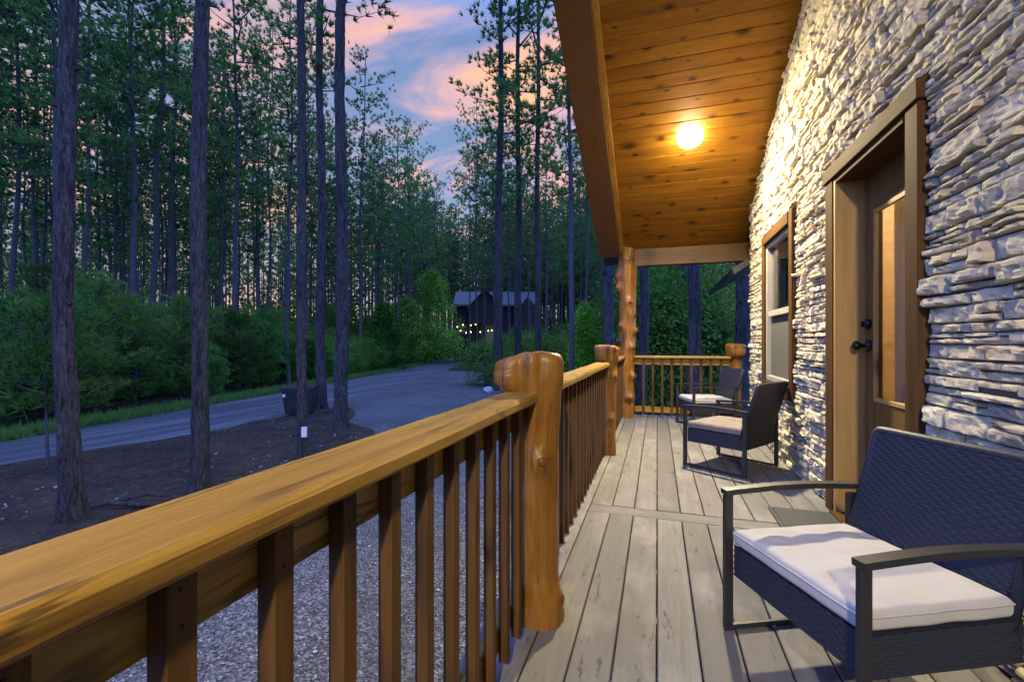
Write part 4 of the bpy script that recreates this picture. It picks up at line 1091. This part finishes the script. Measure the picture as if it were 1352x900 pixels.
def make_chair():
    o = empty('wicker_chair', (0, 0, 0)); hw = CW/2
    for s in (-1, 1):
        y = s*hw; g = MB(); w, t = .034, .020
        xf, xb = -.28, .26
        g.box((xf - .017, y - t/2, 0), (xf + .017, y + t/2, .525), bev=.003)
        g.box((xb - .017, y - t/2, .0), (xb + .017, y + t/2, .51), bev=.003)
        g.box((xf + .0175, y - t/2 + .001, .001), (xb - .0175, y + t/2 - .001, .020), bev=.003)
        g.build('leg_frame', M['metal'], o)
        a = MB(); n = 9; pts = []
        for i in range(n+1):
            q = i/n; pts.append((xf - .017 + (xb + .045 - xf)*q, y, .536 + .013*math.sin(PI*q)))
        a.bar(pts, .040, .020); a.build('armrest', M['metal'], o)
    # seat shell: woven apron on four sides and a woven deck
    zt, zb = .335, .215; xf, xb = -.262, .245; yw = hw - .014
    P = []
    P.append(woven(2*yw, zt - zb, .021, .0115, .004, lambda s, t, d: (xf - d, -yw + 2*yw*(1-s), zb + (zt-zb)*t)))
    P.append(woven(xb - xf, zt - zb, .021, .0115, .004, lambda s, t, d: (xf + (xb-xf)*s, -yw - d*.6, zb + (zt-zb)*t)))
    P.append(woven(xb - xf, zt - zb, .021, .0115, .004, lambda s, t, d: (xb - (xb-xf)*s, yw + d*.6, zb + (zt-zb)*t)))
    P.append(woven(2*yw, zt - zb, .021, .0115, .004, lambda s, t, d: (xb + d, -yw + 2*yw*s, zb + (zt-zb)*t)))
    top = [(xf, -yw, zt), (xb, -yw, zt), (xb, yw, zt), (xf, yw, zt), (xf, -yw, zb + .004), (xb, -yw, zb + .004), (xb, yw, zb + .004), (xf, yw, zb + .004)]
    P.append((np.array(top), np.array([(0, 1, 2, 3), (7, 6, 5, 4)])))
    V, F = merge(P); link('seat', np_mesh('seat', V, F, M['wicker'], smooth=True), o)
    # backrest: leaning woven slab with rounded rim
    H = .485; z0 = .30; x0 = .215; lean = .30; bw = hw - .030
    cs, sn = math.cos(lean), math.sin(lean)
    def bp(s, t, d):
        z = z0 + H*t*cs + d*sn; x = x0 + H*t*sn - d*cs; return (x + .02*(4*(s-.5)**2 - 1)*0, -bw + 2*bw*s, z)
    P = [woven(2*bw, H, .023, .0125, .0052, lambda s, t, d: bp(s, t, .014 + d)), woven(2*bw, H, .023, .0125, .0052, lambda s, t, d: bp(1 - s, t, -.014 - d))]
    V, F = merge(P); b = link('backrest', np_mesh('backrest', V, F, M['wicker'], smooth=True), o)
    g = MB(); pts = [bp(0, 0, 0), bp(0, .97, 0), bp(.012, .995, 0), bp(.04, 1.0, 0), bp(.96, 1.0, 0), bp(.988, .995, 0), bp(1, .97, 0), bp(1, 0, 0)]
    g.tube(pts, .0195, 10); g.build('rim', M['wicker'], b)
    return o
def cushion_mesh(seed, mat):
    n, m = 56, 52; w, d, th = CW - .035, .485, .060; V = []; F = []
    ph = Vector((seed*5.1, seed*2.3, 0))
    rr = .017
    for side in (1, -1):
        for j in range(m+1):
            for i in range(n+1):
                a = -1 + 2*i/n; b = -1 + 2*j/m
                a_ = math.copysign(1 - (1 - abs(a))**1.8, a); b_ = math.copysign(1 - (1 - abs(b))**1.8, b)
                x = b_*d/2; y = a_*w/2; e = min(w/2 - abs(y), d/2 - abs(x))
                z = th/2 if e >= rr else th/2 - rr + math.sqrt(max(0, rr*rr - (rr - e)**2))
                z *= side; f = min(1, e/.05)
                if side > 0:
                    z += .008*(1 - a_*a_)*(1 - b_*b_) + f*(.007*noise.noise(Vector((x*6, y*6, 2)) + ph) + .019*abs(noise.noise(Vector((x*3 + y*2.2, (y - x*.7)*9, seed)))) + .005*noise.noise(Vector(((x + y)*16, (x - y)*5, seed + 4))))
                    z -= .006*math.exp(-((y - .01)/.012)**2)*f
                k = .005*noise.noise(Vector((y*10, seed, 1))); q = .005*noise.noise(Vector((x*10, seed, 4)))
                V.append((x + k*abs(b_)**3, y + q*abs(a_)**3, z + th/2))
    N = (n+1)*(m+1)
    for s in (0, 1):
        for j in range(m):
            for i in range(n):
                q = s*N + j*(n+1) + i; f = (q, q+1, q+n+2, q+n+1); F.append(f if s == 0 else f[::-1])
    ring = [i for i in range(n)] + [j*(n+1) + n for j in range(m)] + [m*(n+1) + i for i in range(n, 0, -1)] + [j*(n+1) for j in range(m, 0, -1)]
    for a, b in zip(ring, ring[1:] + ring[:1]): F.append((a, a + N, b + N, b))
    V = np.array(V); F = np.array(F); return np_mesh('seat_cushion', V, F, mat, smooth=True)
proto = make_chair()
CH = [((.642, 1.805), math.atan2(.435, .9), 'nearest dark wicker armchair on the right, facing out to the railing', 'cush_w', 'pale seat cushion lying on the nearest wicker armchair'),
      ((.64, 4.54), math.atan2(-.336, .478), 'dark wicker armchair turned away between the window and the door', 'cush_b', 'taupe seat cushion on the wicker armchair turned away by the window'),
      ((.62, 6.55), math.atan2(.30, .95), 'farthest dark wicker armchair in the corner by the end railing', 'cush_w', 'pale seat cushion on the farthest wicker armchair')]
for i, (xy, rz, lab, cm, clab) in enumerate(CH):
    o = proto if i == 0 else copy_tree(proto)
    o.location = (xy[0], xy[1], .003); o.rotation_euler.z = rz; tag(o, lab, 'chair', 'wicker armchairs on the porch')
    c = link('seat_cushion', cushion_mesh(i + 1, M[cm]), None, Vector((xy[0], xy[1], .340)) + Matrix.Rotation(rz, 3, 'Z') @ Vector((-.025, 0, 0)), rz)
    V0 = [Vector(v.co) for v in c.data.vertices]; n_, m_ = 56, 52; st = 3
    rg = [i for i in range(0, n_, st)] + [j*(n_+1) + n_ for j in range(0, m_, st)] + [m_*(n_+1) + i for i in range(n_, 0, -st)] + [j*(n_+1) for j in range(m_, 0, -st)]
    pm = MB(); pm.tube([V0[q] for q in rg] + [V0[rg[0]]], .0042, 6); pm.build('piping', M[cm], c)
    tag(c, clab, 'cushion', 'seat cushions of the wicker armchairs')

# door mat
mt = empty('door_mat', (.915, 3.06, 0)); g = MB(); g.box((-.205, -.40, .003), (.205, .40, .014), bev=.004); g.build('border', M['cable'], mt)
g = MB(); g.box((-.185, -.38, .0143), (.185, .38, .019), bev=.002); g.build('pile', M['mat'], mt); tag(mt, 'grey rectangular mat on the deck boards before the door', 'door mat')
